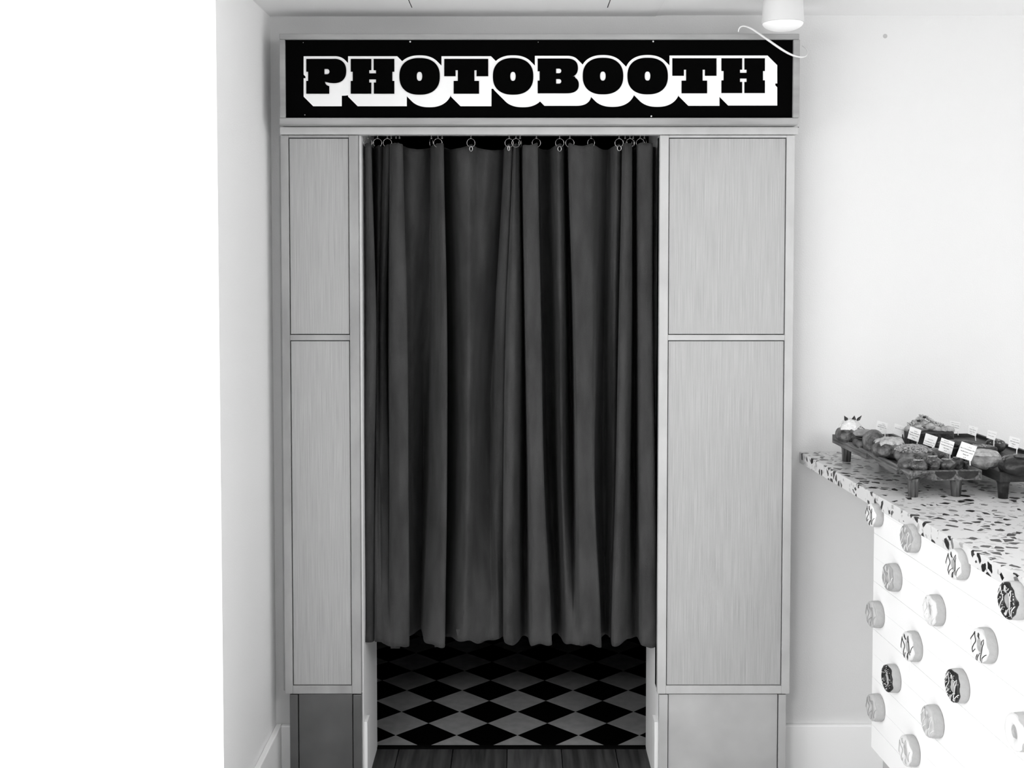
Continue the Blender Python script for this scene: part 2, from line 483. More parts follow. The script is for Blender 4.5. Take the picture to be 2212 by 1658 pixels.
letters.append((c6(arc(1948, 609, 161, 146, 0, 360, 72, 2.35)[:-1]), [c6(arc(1947, 609, 21.5, 36, 0, 360, 32, 2.4)[:-1])]))
Bp = [(5, 452), (230, 452)] + arc(230, 525, 85, 73, -90, 62, 18, 2.4)[1:] + [(290, 588)] + arc(228, 653, 94, 67, -48, 90, 18, 2.4) + [(5, 720), (5, 622), (20, 622), (20, 550), (5, 550)]
letters.append((c7(Bp), [c7(dhole(147, 187, 530, 565)), c7(dhole(147, 187, 610, 645))]))
letters.append((c7(arc(508, 587, 156, 141, 0, 360, 72, 2.35)[:-1]), [c7(arc(507, 587, 21.5, 35, 0, 360, 32, 2.4)[:-1])]))
letters.append((c7(arc(852, 587, 156, 141, 0, 360, 72, 2.35)[:-1]), [c7(arc(851, 587, 21.5, 35, 0, 360, 32, 2.4)[:-1])]))
letters.append((c7([(1042, 450), (1382, 450), (1382, 585), (1293, 585), (1293, 538), (1275, 538), (1275, 622), (1310, 622), (1310, 720), (1113, 720), (1113, 622), (1148, 622), (1148, 538), (1131, 538), (1131, 585), (1042, 585)]), []))
letters.append((c7([(1420, 450), (1580, 450), (1580, 538), (1563, 538), (1563, 562), (1614, 562), (1614, 538), (1597, 538), (1597, 450), (1755, 450), (1755, 548), (1740, 548), (1740, 620), (1755, 620), (1755, 718), (1597, 718), (1597, 632), (1614, 632), (1614, 606), (1563, 606), (1563, 632), (1580, 632), (1580, 718), (1420, 718), (1420, 620), (1437, 620), (1437, 548), (1420, 548)]), []))

def offset(poly, d):
    # outward mitred offset; polygon in image coordinates
    n = len(poly)
    A = sum(poly[i][0] * poly[(i + 1) % n][1] - poly[(i + 1) % n][0] * poly[i][1] for i in range(n))
    sg = 1 if A > 0 else -1
    out = []
    for i in range(n):
        p0, p1, p2 = Vector(poly[i - 1]), Vector(poly[i]), Vector(poly[(i + 1) % n])
        e1 = (p1 - p0).normalized(); e2 = (p2 - p1).normalized()
        n1 = Vector((e1.y, -e1.x)) * sg; n2 = Vector((e2.y, -e2.x)) * sg
        m = n1 + n2
        if m.length < 1e-4: out.append(tuple(p1 + n1 * d)); continue
        m.normalize()
        out.append(tuple(p1 + m * min(d / max(m.dot(n1), .3), d * 1.6)))
    return out
def fill(bm, loops, y, mapf):
    edges = []
    for lp in loops:
        vs = []
        for p in lp:
            x, z = mapf(*p); vs.append(bm.verts.new((x, y, z)))
        for i in range(len(vs)): edges.append(bm.edges.new((vs[i], vs[(i + 1) % len(vs)])))
    bmesh.ops.triangle_fill(bm, use_beauty=True, use_dissolve=False, edges=edges)
def quad(bm, pts, y, mapf):
    vs = []
    for p in pts:
        x, z = mapf(*p); vs.append(bm.verts.new((x, y, z)))
    try: bm.faces.new(vs)
    except Exception: pass
WHITE = {
 0: c6([(302, 470), (520, 470)] + arc(520, 566, 100, 97, -90, 90, 26, 2.35)[1:] + [(485, 663), (485, 747), (302, 747), (302, 645), (317, 645), (317, 572), (302, 572)]),
 1: c6([(656, 470), (1003, 470), (1003, 572), (987, 572), (987, 645), (1003, 645), (1003, 747), (656, 747), (656, 645), (672, 645), (672, 572), (656, 572)]),
 3: c6([(1400, 470), (1750, 470), (1750, 608), (1677, 608), (1677, 747), (1475, 747), (1475, 608), (1400, 608)]),
 8: c7([(1042, 450), (1382, 450), (1382, 585), (1310, 585), (1310, 720), (1113, 720), (1113, 585), (1042, 585)]),
 9: c7([(1420, 450), (1755, 450), (1755, 548), (1740, 548), (1740, 620), (1755, 620), (1755, 718), (1420, 718), (1420, 620), (1437, 620), (1437, 548), (1420, 548)]),
 5: c7([(5, 452), (230, 452)] + arc(230, 525, 85, 73, -90, 50, 18, 2.4)[1:] + [(300, 588)] + arc(228, 653, 94, 67, -38, 90, 18, 2.4) + [(5, 720), (5, 622), (20, 622), (20, 550), (5, 550)]),
}
SHX, SHY = 20.8, 20.8
for i, (outer, holes) in enumerate(letters):
    bm = bmesh.new()
    big = offset(WHITE.get(i, outer), 6.0)
    n = len(big)
    fill(bm, [big], -.00007, B_)
    fill(bm, [[(a + SHX, b + SHY) for a, b in big]], -.00004, B_)
    for k in range(n):
        p, q = big[k], big[(k + 1) % n]
        dx, dy = q[0] - p[0], q[1] - p[1]
        if abs(dx * SHY - dy * SHX) < .5: continue
        quad(bm, [p, q, (q[0] + SHX, q[1] + SHY), (p[0] + SHX, p[1] + SHY)], -.000003 * (k % 8), B_)
    for v in bm.verts: v.co.y += fz - YS - .0002 - .00014 * i
    for f_ in bm.faces:
        f_.normal_update()
        if f_.normal.y > 0: f_.normal_flip()
    me = bpy.data.meshes.new('letter_shadow'); bm.to_mesh(me); bm.free()
    link('letter_shadow', me, 'white', sign)
    bm = bmesh.new()
    fill(bm, [outer] + holes, fz - YS - .0026, B_)
    for f_ in bm.faces:
        f_.normal_update()
        if f_.normal.y > 0: f_.normal_flip()
    # give the painted letter a little body
    r = bmesh.ops.extrude_face_region(bm, geom=bm.faces[:])
    for v in r['geom']:
        if isinstance(v, bmesh.types.BMVert): v.co.y += .0006
    me = bpy.data.meshes.new('letter'); bm.to_mesh(me); bm.free()
    link('letter', me, 'black', sign)
for px, py, r, m in ((886, 90, .0022, 'steel'), (1411, 89.5, .0022, 'steel'), (1407, 251, .0022, 'steel'), (658.5, 248, .0014, 'kick'), (1162.5, 91, .001, 'kick'), (655, 92, .001, 'kick')):
    bm = bmesh.new(); x, z = B_(px, py)
    lathe(bm, [(0, .0016), (r * .6, .0014), (r, .0004), (r, 0)], 14, Matrix.Translation((x, fz - YS, z)) @ Matrix.Rotation(math.pi / 2, 4, 'X'))
    ob('screw', bm, M['card'] if m == 'steel' else m, sign, True)

# ------------------------------------------------------------------ curtain
YCF = D + .036
curtain = thing('curtain', 'dark velvet curtain hanging in deep folds across the booth doorway', 'curtain', (0, YCF, 0))
#  px at rows 325, 690, 1050, 1372 ; depth in cm at the four rows
CP = [
 ((778, 777, 777, 779), (8, 8, 8, 7)), ((784, 779, 778, 780), (7, 7, 6, 5)),
 ((788, 788, 781, 782), (3.5, 3.2, 3.0, 3.0)), ((795, 800, 794, 795), (.8, .5, 1.5, 2.2)), ((801, 811, 807, 807), (1.4, 1.2, 2.2, 3.2)), ((798, 808, 804, 804), (6, 6, 6, 7)),
 ((808, 810, 809, 809), (10, 10, 7, 7)), ((813, 813, 811, 811), (6, 7, 3.2, 2.8)), ((819, 815, 813, 814), (4.5, 5.5, 2.6, 1.8)), ((824, 818, 817, 819), (6, 6, 3.0, 1.4)), ((822, 819, 820, 823), (11, 9, 3.2, 1.3)),
 ((828, 820, 822, 826), (6, 5.5, 3.4, 1.2)), ((836, 825, 828, 830), (3.2, 4.2, 3.6, 1.0)), ((843, 832, 838, 836), (4.2, 5.2, 4.0, 1.0)), ((839, 838, 842, 841), (10, 10, 5, 1.0)),
 ((845, 844, 845, 846), (1.8, 1.6, 1.5, .8)), ((856, 860, 862, 862), (.2, 0, 0, 0)), ((866, 873, 877, 878), (.2, .2, .2, .1)), ((869, 878, 881, 883), (1.0, 1.0, 1.0, 1.0)), ((864, 872, 876, 878), (4, 4, 6, 7)),
 ((871, 880, 886, 890), (3.4, 5, 8, 9)), ((892, 892, 895, 898), (3.2, 5.2, 8.5, 10)), ((915, 912, 915, 910), (4.6, 7.5, 11, 11)), ((930, 930, 925, 914), (6.5, 8, 9, 9)),
 ((939, 937, 930, 919), (3.6, 4.4, 4.6, 3.0)), ((948, 952, 948, 938), (1.0, 1.4, 1.8, .8)), ((954, 961, 961, 956), (.4, .4, .5, .4)), ((957, 964, 964, 960), (1.2, 1.2, 1.2, 1.2)), ((951, 957, 957, 953), (5, 5, 5, 5)),
 ((958, 964, 965, 962), (9.5, 11, 11, 9)), ((970, 974, 978, 972), (7.5, 8.5, 8, 6.5)), ((988, 992, 994, 986), (3.0, 4.0, 4.2, 3.4)), ((1012, 1012, 1010, 1003), (2.4, 2.0, 1.8, 2.2)), ((1030, 1028, 1026, 1020), (3.6, 3.4, 3.4, 3.0)), ((1050, 1044, 1042, 1040), (2.6, 5.2, 5.4, 3.6)), ((1074, 1062, 1060, 1062), (4.8, 7.5, 6.8, 4.6)), ((1088, 1071, 1068, 1076), (7.0, 8.0, 5.0, 4.2)),
 ((1093, 1075, 1073, 1080), (4.0, 4.4, 4.4, 4.6)), ((1098, 1084, 1080, 1084), (2.8, 3.2, 4.4, 5.2)), ((1105, 1093, 1087, 1087), (3.0, 3.6, 5.0, 6.0)), ((1102, 1091, 1086, 1086), (9, 9, 9, 9)),
 ((1109, 1095, 1091, 1091), (3.2, 2.4, 1.6, 1.4)), ((1112, 1103, 1099, 1098), (2.0, .8, .5, .4)), ((1116, 1114, 1111, 1108), (2.4, 1.2, 1.4, 1.2)), ((1120, 1125, 1122, 1118), (3.2, 3.6, 4.0, 3.6)),
 ((1122, 1129, 1130, 1128), (9, 10, 10, 8)), ((1126, 1132, 1137, 1141), (9, 10, 10, 8)),
 ((1131, 1136, 1143, 1147), (2.2, 1.8, 1.8, 1.4)), ((1137, 1142, 1149, 1155), (.4, .2, .2, 0)), ((1151, 1159, 1167, 1178), (.2, .2, .2, 0)), ((1160, 1167, 1174, 1190), (.7, .7, .7, .6)), ((1157, 1163, 1170, 1185), (6, 6, 6, 5)),
 ((1164, 1171, 1180, 1196), (7.5, 9.5, 11, 9)), ((1180, 1186, 1194, 1206), (7.5, 9.0, 11, 10)), ((1190, 1196, 1202, 1213), (6.5, 8.0, 9.0, 8)),
 ((1196, 1202, 1207, 1218), (3.6, 4.8, 5.4, 4.6)), ((1205, 1210, 1214, 1224), (1.8, 2.8, 3.4, 2.6)), ((1213, 1218, 1221, 1230), (2.4, 3.4, 4.4, 1.8)), ((1217, 1222, 1227, 1236), (5, 6, 6.4, 1.2)),
 ((1219, 1225, 1232, 1240), (11, 11, 9, .8)), ((1226, 1235, 1240, 1245), (11, 11, 9, .4)),
 ((1230, 1241, 1247, 1252), (1.8, 1.6, 1.6, .2)), ((1238, 1247, 1254, 1258), (.4, .3, .3, -.2)), ((1258, 1263, 1266, 1272), (.2, .0, .0, -.2)), ((1278, 1279, 1278, 1290), (1.4, .8, .4, 0)), ((1290, 1286, 1283, 1297), (3.2, 2.8, 1.0, .8)), ((1300, 1293, 1282, 1293), (5.2, 6.4, 6.0, 6)),
 ((1312, 1304, 1298, 1304), (6.6, 8.0, 9, 9)), ((1319, 1314, 1310, 1310), (5.8, 7.0, 9, 9)),
 ((1324, 1320, 1320, 1316), (3.4, 4.2, 7.5, 8)), ((1332, 1328, 1325, 1317), (2.2, 3.2, 7.0, 7)), ((1340, 1335, 1329, 1319), (3.0, 4.6, 7.5, 7)), ((1341, 1336, 1330, 1320), (8, 9, 9, 8)),
 ((1346, 1339, 1333, 1323), (2.0, 1.6, 1.4, 1.2)), ((1351, 1346, 1339, 1332), (.5, .3, .3, .3)), ((1359, 1356, 1349, 1344), (.6, .6, .8, 1.2)), ((1364, 1363, 1359, 1358), (2.4, 2.6, 4.0, 4.4)),
 ((1363, 1366, 1365, 1367), (10, 10, 10, 7)), ((1373, 1374, 1375, 1377), (10, 10, 10, 7)),
 ((1378, 1380, 1382, 1385), (2.0, 1.8, 1.8, 1.4)), ((1385, 1386, 1388, 1391), (.4, .3, .3, .1)), ((1400, 1400, 1406, 1410), (.2, .1, .1, 0)), ((1408, 1408, 1414, 1418), (.8, .7, .8, .8)), ((1405, 1404, 1410, 1414), (5, 5, 5, 5)),
 ((1411, 1411, 1416, 1419), (6.5, 8.5, 9, 8)), ((1421, 1419, 1419, 1420), (6.5, 7.5, 8, 8)),
]
ROWS = [325, 690, 1050, 1372]
ZR = [onY(1118, p, YCF + .03).z for p in ROWS]
Z_TOP, Z_BOT = onY(1118, 309, YCF + .02).z, onY(1118, 1391, YCF + .005).z
Z_SEAM = onY(1118, 1361, YCF + .005).z
Z_SEAM2 = onY(1118, 343, YCF + .02).z
def cat(p0, p1, p2, p3, t):
    return .5 * ((2 * p1) + (-p0 + p2) * t + (2 * p0 - 5 * p1 + 4 * p2 - p3) * t * t + (-p0 + 3 * p1 - 3 * p2 + p3) * t ** 3)
rings_px = [(794.7, 9, 1), (815.6, 9, 1), (836.9, 9, 1), (845, 0, 0), (855.5, 0, 0), (863, 0, 0), (931.8, 3, 0), (946, 9, 0), (955, 0, 0), (1017.3, 8.5, 2),
            (1099.9, 9, 2), (1114.7, 9, 0), (1123.5, 3, 0), (1158.7, 9, 0), (1209, 9, 2), (1231, 9, 0), (1276.9, 7, 2), (1337.3, 8.5, 2), (1350.6, 3, 0), (1361, 8, 0), (1368, 2, 0), (1383, 8, 0), (1392, 3, 0)]
RX = sorted(onY(r[0], 309, YCF + .03).x for r in rings_px)
def sag(x):
    # the top edge dips between the rings it hangs from
    lo = max([r for r in RX if r <= x], default=x - .005); hi = min([r for r in RX if r > x], default=x + .005)
    g = hi - lo
    if g < 1e-4: return 0
    t = (x - lo) / g
    return -min(.017, g * .16) * math.sin(math.pi * t) ** .8
NU = 6
def deep(d, j=0): return d if d < 1 else 1 + (d - 1) * (1.8, 2.1, 2.3, 1.5)[j]
NV = 90
n = len(CP)
prof = []   # per row: list of (px, depth m)
for j in range(4):
    pts = []
    for i in range(n - 1):
        q = [max(i - 1, 0), i, i + 1, min(i + 2, n - 1)]
        for k in range(NU):
            t = k / NU
            xx = cat(*[CP[a][0][j] for a in q], t); dd = cat(*[CP[a][1][j] for a in q], t)
            # pull the spline towards the straight line so folds stay crisp
            xl = CP[i][0][j] * (1 - t) + CP[i + 1][0][j] * t; dl = CP[i][1][j] * (1 - t) + CP[i + 1][1][j] * t
            dq = dd * .75 + dl * .25
            pts.append((xx * .5 + xl * .5, deep(dq, j) / 100))
    pts.append((CP[-1][0][j], deep(CP[-1][1][j], j) / 100))
    prof.append(pts)
W = [[], [], [], []]
for j in range(4):
    for px, dd in prof[j]:
        W[j].append((onY(px, ROWS[j], YCF + dd).x, dd))
bm = bmesh.new()
grid = []
rnd = random.Random(3)
ph = [rnd.random() * 6.28 for _ in range(8)]
zs = []
for i in range(NV + 1):
    t = i / NV
    zs.append(Z_TOP + (Z_BOT - Z_TOP) * (t + .045 * math.sin(2 * math.pi * t) * -1 * .6))
for i, z in enumerate(zs):
    tt = 3 - (z - ZR[3]) / (ZR[0] - ZR[3]) * 3
    # monotone parameter over the four rows
    if z >= ZR[1]: j = 0
    elif z >= ZR[2]: j = 1
    else: j = 2
    t = (z - ZR[j]) / (ZR[j + 1] - ZR[j])
    t = max(-.1, min(1.08, t))
    jj = [max(j - 1, 0), j, j + 1, min(j + 2, 3)]
    row = []
    v_top = max(0, 1 - (Z_TOP - z) / .10)
    v_bot = max(0, 1 - (z - Z_BOT) / .16)
    for u in range(len(W[0])):
        x = cat(*[W[a][u][0] for a in jj], t) if 0 <= t <= 1 else W[j][u][0] * (1 - t) + W[j + 1][u][0] * t
        d = cat(*[W[a][u][1] for a in jj], t) if 0 <= t <= 1 else W[j][u][1] * (1 - t) + W[j + 1][u][1] * t
        d += .0012 * math.sin(z * 9 + ph[0] + u * .08) + .0008 * math.sin(z * 23 + u * .21 + ph[1])
        # puckers below the heading and above the hem
        d += v_top * (.0022 * math.sin(x * 260 + z * 150 + ph[2]) + .005 * math.sin(x * 48 + ph[6]) * math.sin(max(0, Z_TOP - z) * 55)) + v_bot * .0016 * math.sin(x * 150 - z * 90 + ph[3])
        if z < Z_SEAM: d -= .0022 + .0035 * math.sin(min(1, (Z_SEAM - z) / .032) * math.pi * .55)
        if z > Z_SEAM2: d -= .0012
        zz = z - v_bot * max(0, d - .01) * .09 + (sag(x) * max(0, 1 - (Z_TOP - z) / .06)) + v_bot * (.0045 * math.sin(x * 55 + ph[4]) + .003 * math.sin(x * 131 + ph[5]))
        row.append(bm.verts.new((x, d, zz)))
    grid.append(row)
for i in range(NV):
    for u in range(len(grid[0]) - 1):
        bm.faces.new((grid[i][u], grid[i][u + 1], grid[i + 1][u + 1], grid[i + 1][u]))
cloth = ob('cloth', bm, 'velvet', curtain, True)
sol = cloth.modifiers.new('thickness', 'SOLIDIFY'); sol.thickness = .0022; sol.offset = 1
# turned-up lining tabs that peep out below the hem
for px0, px1, pya, pyb, dd in ((838, 866, 1388, 1400, .012), (933, 950, 1378, 1397, .016), (985, 1011, 1374, 1384, .03)):
    bm = bmesh.new()
    a = onY(px0, pya, YCF + dd); b = onY(px1, pya, YCF + dd); c = onY(px1 - 2, pyb - (6 if px0 > 980 else 0), YCF + dd + .004); d = onY(px0 + 6, pyb, YCF + dd + .004)
    vs = [bm.verts.new((p.x, p.y - YCF, p.z + (.02 if k < 2 else 0))) for k, p in enumerate((a, b, c, d))]
    bm.faces.new(vs)
    r = bmesh.ops.extrude_face_region(bm, geom=bm.faces[:])
    for v in r['geom']:
        if isinstance(v, bmesh.types.BMVert): v.co.y += .002
    ob('hem_flap', bm, 'velvet', curtain)
# rings, pins and eyelets
YR = YCF + .024
def frontmost(xw):
    best = .03
    return best
for px, rx, kind in rings_px:
    c = onY(px, 308.5, YR)
    R = .0115
    if rx > 0:
        yaw = math.acos(min(1, rx / 9.0)) * (1 if px < 1150 else -1)
        a0, a1 = (0, 2 * math.pi)
        open_ = kind == 1
        pts = []
        N_ = 28
        for k in range(N_ if not open_ else 22):
            a = 2 * math.pi * k / N_
            if open_: a = math.radians(-235 + 285 * k / 21) if px < 800 else math.radians(-55 + 285 * k / 21)
            x = math.cos(a) * R; z = math.sin(a) * R
            pts.append((c.x + x * math.cos(yaw), c.y - YCF + x * math.sin(yaw), c.z + z))
        bm = bmesh.new()
        tube(bm, pts, .00085, 7, closed=not open_)
        ob('curtain_ring', bm, 'steel', curtain, True)
    bm = bmesh.new()
    top = onY(px, 292, YR).z; zb = c.z + R - .001 if rx > 0 else onY(px, 300, YR).z
    lathe(bm, [(0, 0), (.0026, .0), (.003, .003), (.0018, .005), (.0018, top + .004 - zb), (0, top + .004 - zb)], 10, Matrix.Translation((c.x, YR - YCF, zb)))
    ob('glider', bm, 'steel', curtain, True)
    if kind == 2:
        e = onY(px + (0 if px > 1150 or px < 1050 else -1), 320.5, YCF + .005)
        bm = bmesh.new()
        sx = {1337.3: 1, 1209: .9, 1276.9: .65, 1017.3: .75, 1099.9: .5}.get(px, 1)
        pts = [(e.x + .0052 * sx * math.cos(2 * math.pi * k / 20), .0 - .002 - (0 if px > 1300 else -.016 if px < 1050 or px > 1200 else 0), e.z + .0068 * math.sin(2 * math.pi * k / 20)) for k in range(20)]
        tube(bm, pts, .0012, 7, closed=True)
        ey = ob('eyelet', bm, 'steel', curtain, True)
        bm = bmesh.new()
        lathe(bm, [(0, .0005), (.0042 * sx, .0005), (.0042 * sx, -.001), (0, -.001)], 16, Matrix.Translation((e.x, pts[0][1] + .0005, e.z)) @ Matrix.Rotation(math.pi / 2, 4, 'X'))
        ob('eyelet_hole', bm, 'dark', ey, True)
zr = onY(1118, 289, YR).z
rail = bx('curtain_track', (JL + .001, JR - .001, YR - .012, YR + .012, zr - .001, zr + .016), 'steel', None, .001)
tag(rail, 'slim steel curtain track hidden under the header board', 'curtain track')

# ------------------------------------------------------------------ white strap hanging off the sign, and the ceiling spotlight
pts_px = [(1595, 69, -.004), (1596, 63, -.006), (1600, 58, -.008), (1606, 56.5, -.010), (1614, 58, -.012), (1625, 63, -.014), (1640, 73, -.016), (1660, 87, -.018), (1680, 101, -.020), (1698, 112.5, -.020), (1714, 120, -.016), (1728, 123.3, -.010), (1738, 122.5, .0), (1743, 119, .02), (1744.5, 112, .04), (1741, 105, .05), (1733, 99, .06)]
bm = bmesh.new()
wv = [onY(x, y, YS + dy) for x, y, dy in pts_px]
rad = [.0012, .0015, .0017, .0019, .0022, .0026, .0028, .0030, .0031, .0029, .0026, .0022, .0015, .0011, .0011, .001, .0008]
fine, fr = [], []
for i in range(len(wv) - 1):
    q = [wv[max(i - 1, 0)], wv[i], wv[i + 1], wv[min(i + 2, len(wv) - 1)]]
    for k in range(4):
        t = k / 4; fine.append(Vector([cat(q[0][a], q[1][a], q[2][a], q[3][a], t) for a in range(3)])); fr.append(rad[i] * (1 - t) + rad[i + 1] * t)
fine.append(wv[-1]); fr.append(rad[-1])
tube(bm, fine, .002, 8, radii=fr)
tag(ob('cable', bm, 'plastic', None, True), 'loose white cable curling over the corner of the PHOTOBOOTH sign', 'cable')

YSP = 2.93
cx = onY(1691, 55, YSP); zb = onY(1691, 59, YSP).z
R = (onY(1736, 55, YSP).x - onY(1646, 55, YSP).x) / 2
spot = thing('ceiling_spotlight', 'white cylindrical ceiling spotlight above the right end of the sign', 'lamp', (cx.x, YSP, ZC))
bm = bmesh.new()
lathe(bm, [(0, 0), (R * .93, 0), (R * .95, -.02), (R, zb + .012 - ZC), (R * .985, zb + .010 - ZC), (R * .9, zb + .012 - ZC), (0, zb + .012 - ZC)], 48)
ob('lamp_body', bm, 'lamp', spot, True)
bm = bmesh.new()
prof_ = [(0, zb - .010 - ZC)] + [(R * .97 * math.sin(a), zb + .011 - .021 * math.cos(a) - ZC) for a in [math.radians(x) for x in (15, 30, 45, 60, 70, 80, 90)]] + [(0, zb + .011 - ZC)]
lathe(bm, prof_, 48)
ob('diffuser', bm, 'lamp_glow', spot, True)

# ------------------------------------------------------------------ counter
tip = onY(1727, 975, YW)
ZT = tip.z
dcam = Vector(ray(951, 534)); dcam.z = 0; dcam.normalize()      # direction in which the counter runs away from the viewer
A_ = Vector((tip.x, tip.y, 0))
NF = Vector((-dcam.y, dcam.x, 0))                               # outward normal of its front (towards the left)
def cpt(s, o, z): # s metres from the wall towards the viewer along the front edge, o metres inwards (to the right)
    p = A_ - dcam * s - NF * o
    return Vector((p.x, p.y, z))
def cs(px, py, o=0.0):
    p = onPlane(px, py, A_ - NF * o, NF)
    return (A_ - p).dot(dcam), p.z
def cbox(bm, s0, s1, o0, o1, z0, z1, bev=0.0):
    vs = box(bm, s0, s1, o0, o1, z0, z1, bev=bev)
def cplace(bm):
    for v in bm.verts:
        q = cpt(v.co.x, v.co.y, v.co.z); v.co = q
TKC = .031
CL = 1.75
ctop = thing('worktop', 'speckled terrazzo counter top under the pastry trays', 'counter top')
bm = bmesh.new()
cbox(bm, 0.0, CL, 0, .75, ZT - TKC, ZT, bev=.002)
cplace(bm)
# cut back end parallel to the wall
for v in bm.verts:
    if v.co.y > YW - .09: v.co.y = YW - .001
slab = ob('slab', bm, 'terrazzo', ctop)
counter = thing('counter', 'white slotted counter front hung with iced ring doughnuts', 'counter')
S0 = cs(1886, 1300, .004)[0]
zb0 = cs(1887, 1618, .004)[1]
rowz = [cs(1886, y, .004)[1] for y in (1097, 1149, 1201, 1253, 1305, 1357, 1410, 1462, 1514, 1566)]
rowz = [ZT - TKC] + rowz + [zb0]
bm = bmesh.new(); cbox(bm, S0 + .002, CL - .03, .016, .70, zb0, ZT - TKC); cplace(bm)
ob('carcass', bm, 'panel', counter)
rnd2 = random.Random(5)
sj = {1: cs(2174, 1370)[0], 2: cs(1983, 1250)[0]}
for i in range(len(rowz) - 1):
    z1, z0 = rowz[i], rowz[i + 1]
    if z1 - z0 < .004: continue
    deep = (i % 2 == 1)
    cuts = [S0]
    s = S0 + {0: .62, 1: 0, 2: 0}.get(i, .2 + rnd2.random() * .5)
    if i in (1,): s = sj[1]
    if i in (2, 3): s = sj[2]
    if i == 2: s = sj[1]; 
    while s < CL - .1:
        cuts.append(s); s += .62
    cuts.append(CL - .03)
    for a, b in zip(cuts, cuts[1:]):
        bm = bmesh.new(); cbox(bm, a + .0001, b - .0001, .004, .0155, z0 + (.0004 if deep else .00012), z1 - (.00012 if deep else .0002), bev=.0002); cplace(bm)
        ob('board', bm, 'panel', counter)
bm = bmesh.new(); cbox(bm, S0 - .045, CL - .03, .05, .06, 0, zb0 + .002); cplace(bm)
ob('kickboard', bm, 'kick', counter)

# display doughnuts on the counter front
def lumpy(bm, amp, freq, seed):
    from mathutils import noise
    off = Vector((seed * 3.1, seed * 1.7, seed * .9))
    bm.normal_update()
    for v in bm.verts:
        v.co += v.normal * noise.noise(v.co * freq + off) * amp
def donut_local(R, th, mdough, mice, mdriz, seed, sprinkle=False, cover=1.0, name='display_doughnut', parent=None):
    """axis +Z, sits on z=0"""
    bm = bmesh.new()
    prof = [(0, 0), (R * .96, 0), (R * .995, th * .10), (R, th * .4), (R * .985, th * .66), (R * .93, th * .84), (R * .84, th * .95), (R * .70, th), (R * .58, th * .985),
            (R * .47, th * .93), (R * .38, th * .82), (R * .33, th * .66), (R * .30, th * .5), (0, th * .48)]
    nseg = 40
    lathe(bm, prof, nseg)
    lumpy(bm, R * .02, 60, seed)
    ob('dough', bm, mdough, parent, True)
    rn = random.Random(seed)
    bm = bmesh.new()
    p1, p2, p3 = [rn.random() * 6.28 for _ in range(3)]
    ic = [(.985, .62), (.955, .80), (.89, .91), (.80, .975), (.70, 1.0), (.58, .985), (.47, .93), (.39, .82), (.345, .68)]
    rows = []
    for i, (q, zz) in enumerate(ic):
        ring = []
        for k in range(nseg):
            t = 2 * math.pi * k / nseg
            g = .0009 if 0 < i < len(ic) - 1 else -.0006
            qq, z_ = q, zz
            if i <= 1:
                wv_ = (.5 + .5 * (math.sin(4 * t + p1) * .6 + math.sin(9 * t + p2) * .4)) * cover
                q2, z2 = ic[2]
                f_ = .75 * (1 - wv_)
                qq = q * (1 - f_) + q2 * f_; z_ = zz * (1 - f_) + z2 * f_
            r = R * qq + (g if i < 4 else 0); z = th * z_ + g
            ring.append(bm.verts.new((r * math.cos(t), r * math.sin(t), z)))
        rows.append(ring)
    for Aq, Bq in zip(rows, rows[1:]):
        for k in range(nseg): bm.faces.new((Aq[k], Aq[(k + 1) % nseg], Bq[(k + 1) % nseg], Bq[k]))
    ice = ob('icing', bm, mice, parent, True)
    def surf(x, y, lift=.0016):
        r = math.hypot(x, y) / R
        if r > .95 or r < .34: return None
        for (qa, za), (qb, zb_) in zip(ic, ic[1:]):
            if qb <= r <= qa:
                t = (r - qb) / (qa - qb)
                return th * (zb_ * (1 - t) + za * t) + lift
        return None
    Rc = R * .66; rt = R * .31
    if mdriz:
        bm = bmesh.new()
        ang = rn.random() * .6 - .3
        nz = 7
        line = []
        for s in range(nz):
            xx = -R * .8 + 1.6 * R * s / (nz - 1)
            ys = (-1, 1) if s % 2 == 0 else (1, -1)
            for t in [j / 10 for j in range(11)]:
                yy = (ys[0] * (1 - t) + ys[1] * t) * math.sqrt(max(0, R * R * .72 - xx * xx)) * (.8 + .2 * rn.random())
                x2 = xx + t * 1.6 * R / (nz - 1) * .6 + math.sin(yy * 90 + s) * R * .05
                line.append((x2 * math.cos(ang) - yy * math.sin(ang), x2 * math.sin(ang) + yy * math.cos(ang)))
        seg = []
        for p in line:
            z = surf(*p)
            if z is None:
                if len(seg) > 2: tube(bm, seg, R * .026, 6)
                seg = []
            else: seg.append((p[0], p[1], z))
        if len(seg) > 2: tube(bm, seg, R * .026, 6)
        ob('drizzle', bm, mdriz, ice, True)
    if sprinkle:
        bm = bmesh.new()
        for _ in range(70):
            a = rn.random() * 6.28; q = rn.uniform(-.8, .8); r = Rc + rt * q
            z = surf(r * math.cos(a), r * math.sin(a), .0012)
            if z is None: continue
            s = R * .03
            bmesh.ops.create_icosphere(bm, subdivisions=1, radius=s, matrix=Matrix.Translation((r * math.cos(a), r * math.sin(a), z)))
        o = ob('sprinkles', bm, 'donut_white', ice); o['kind'] = 'stuff'
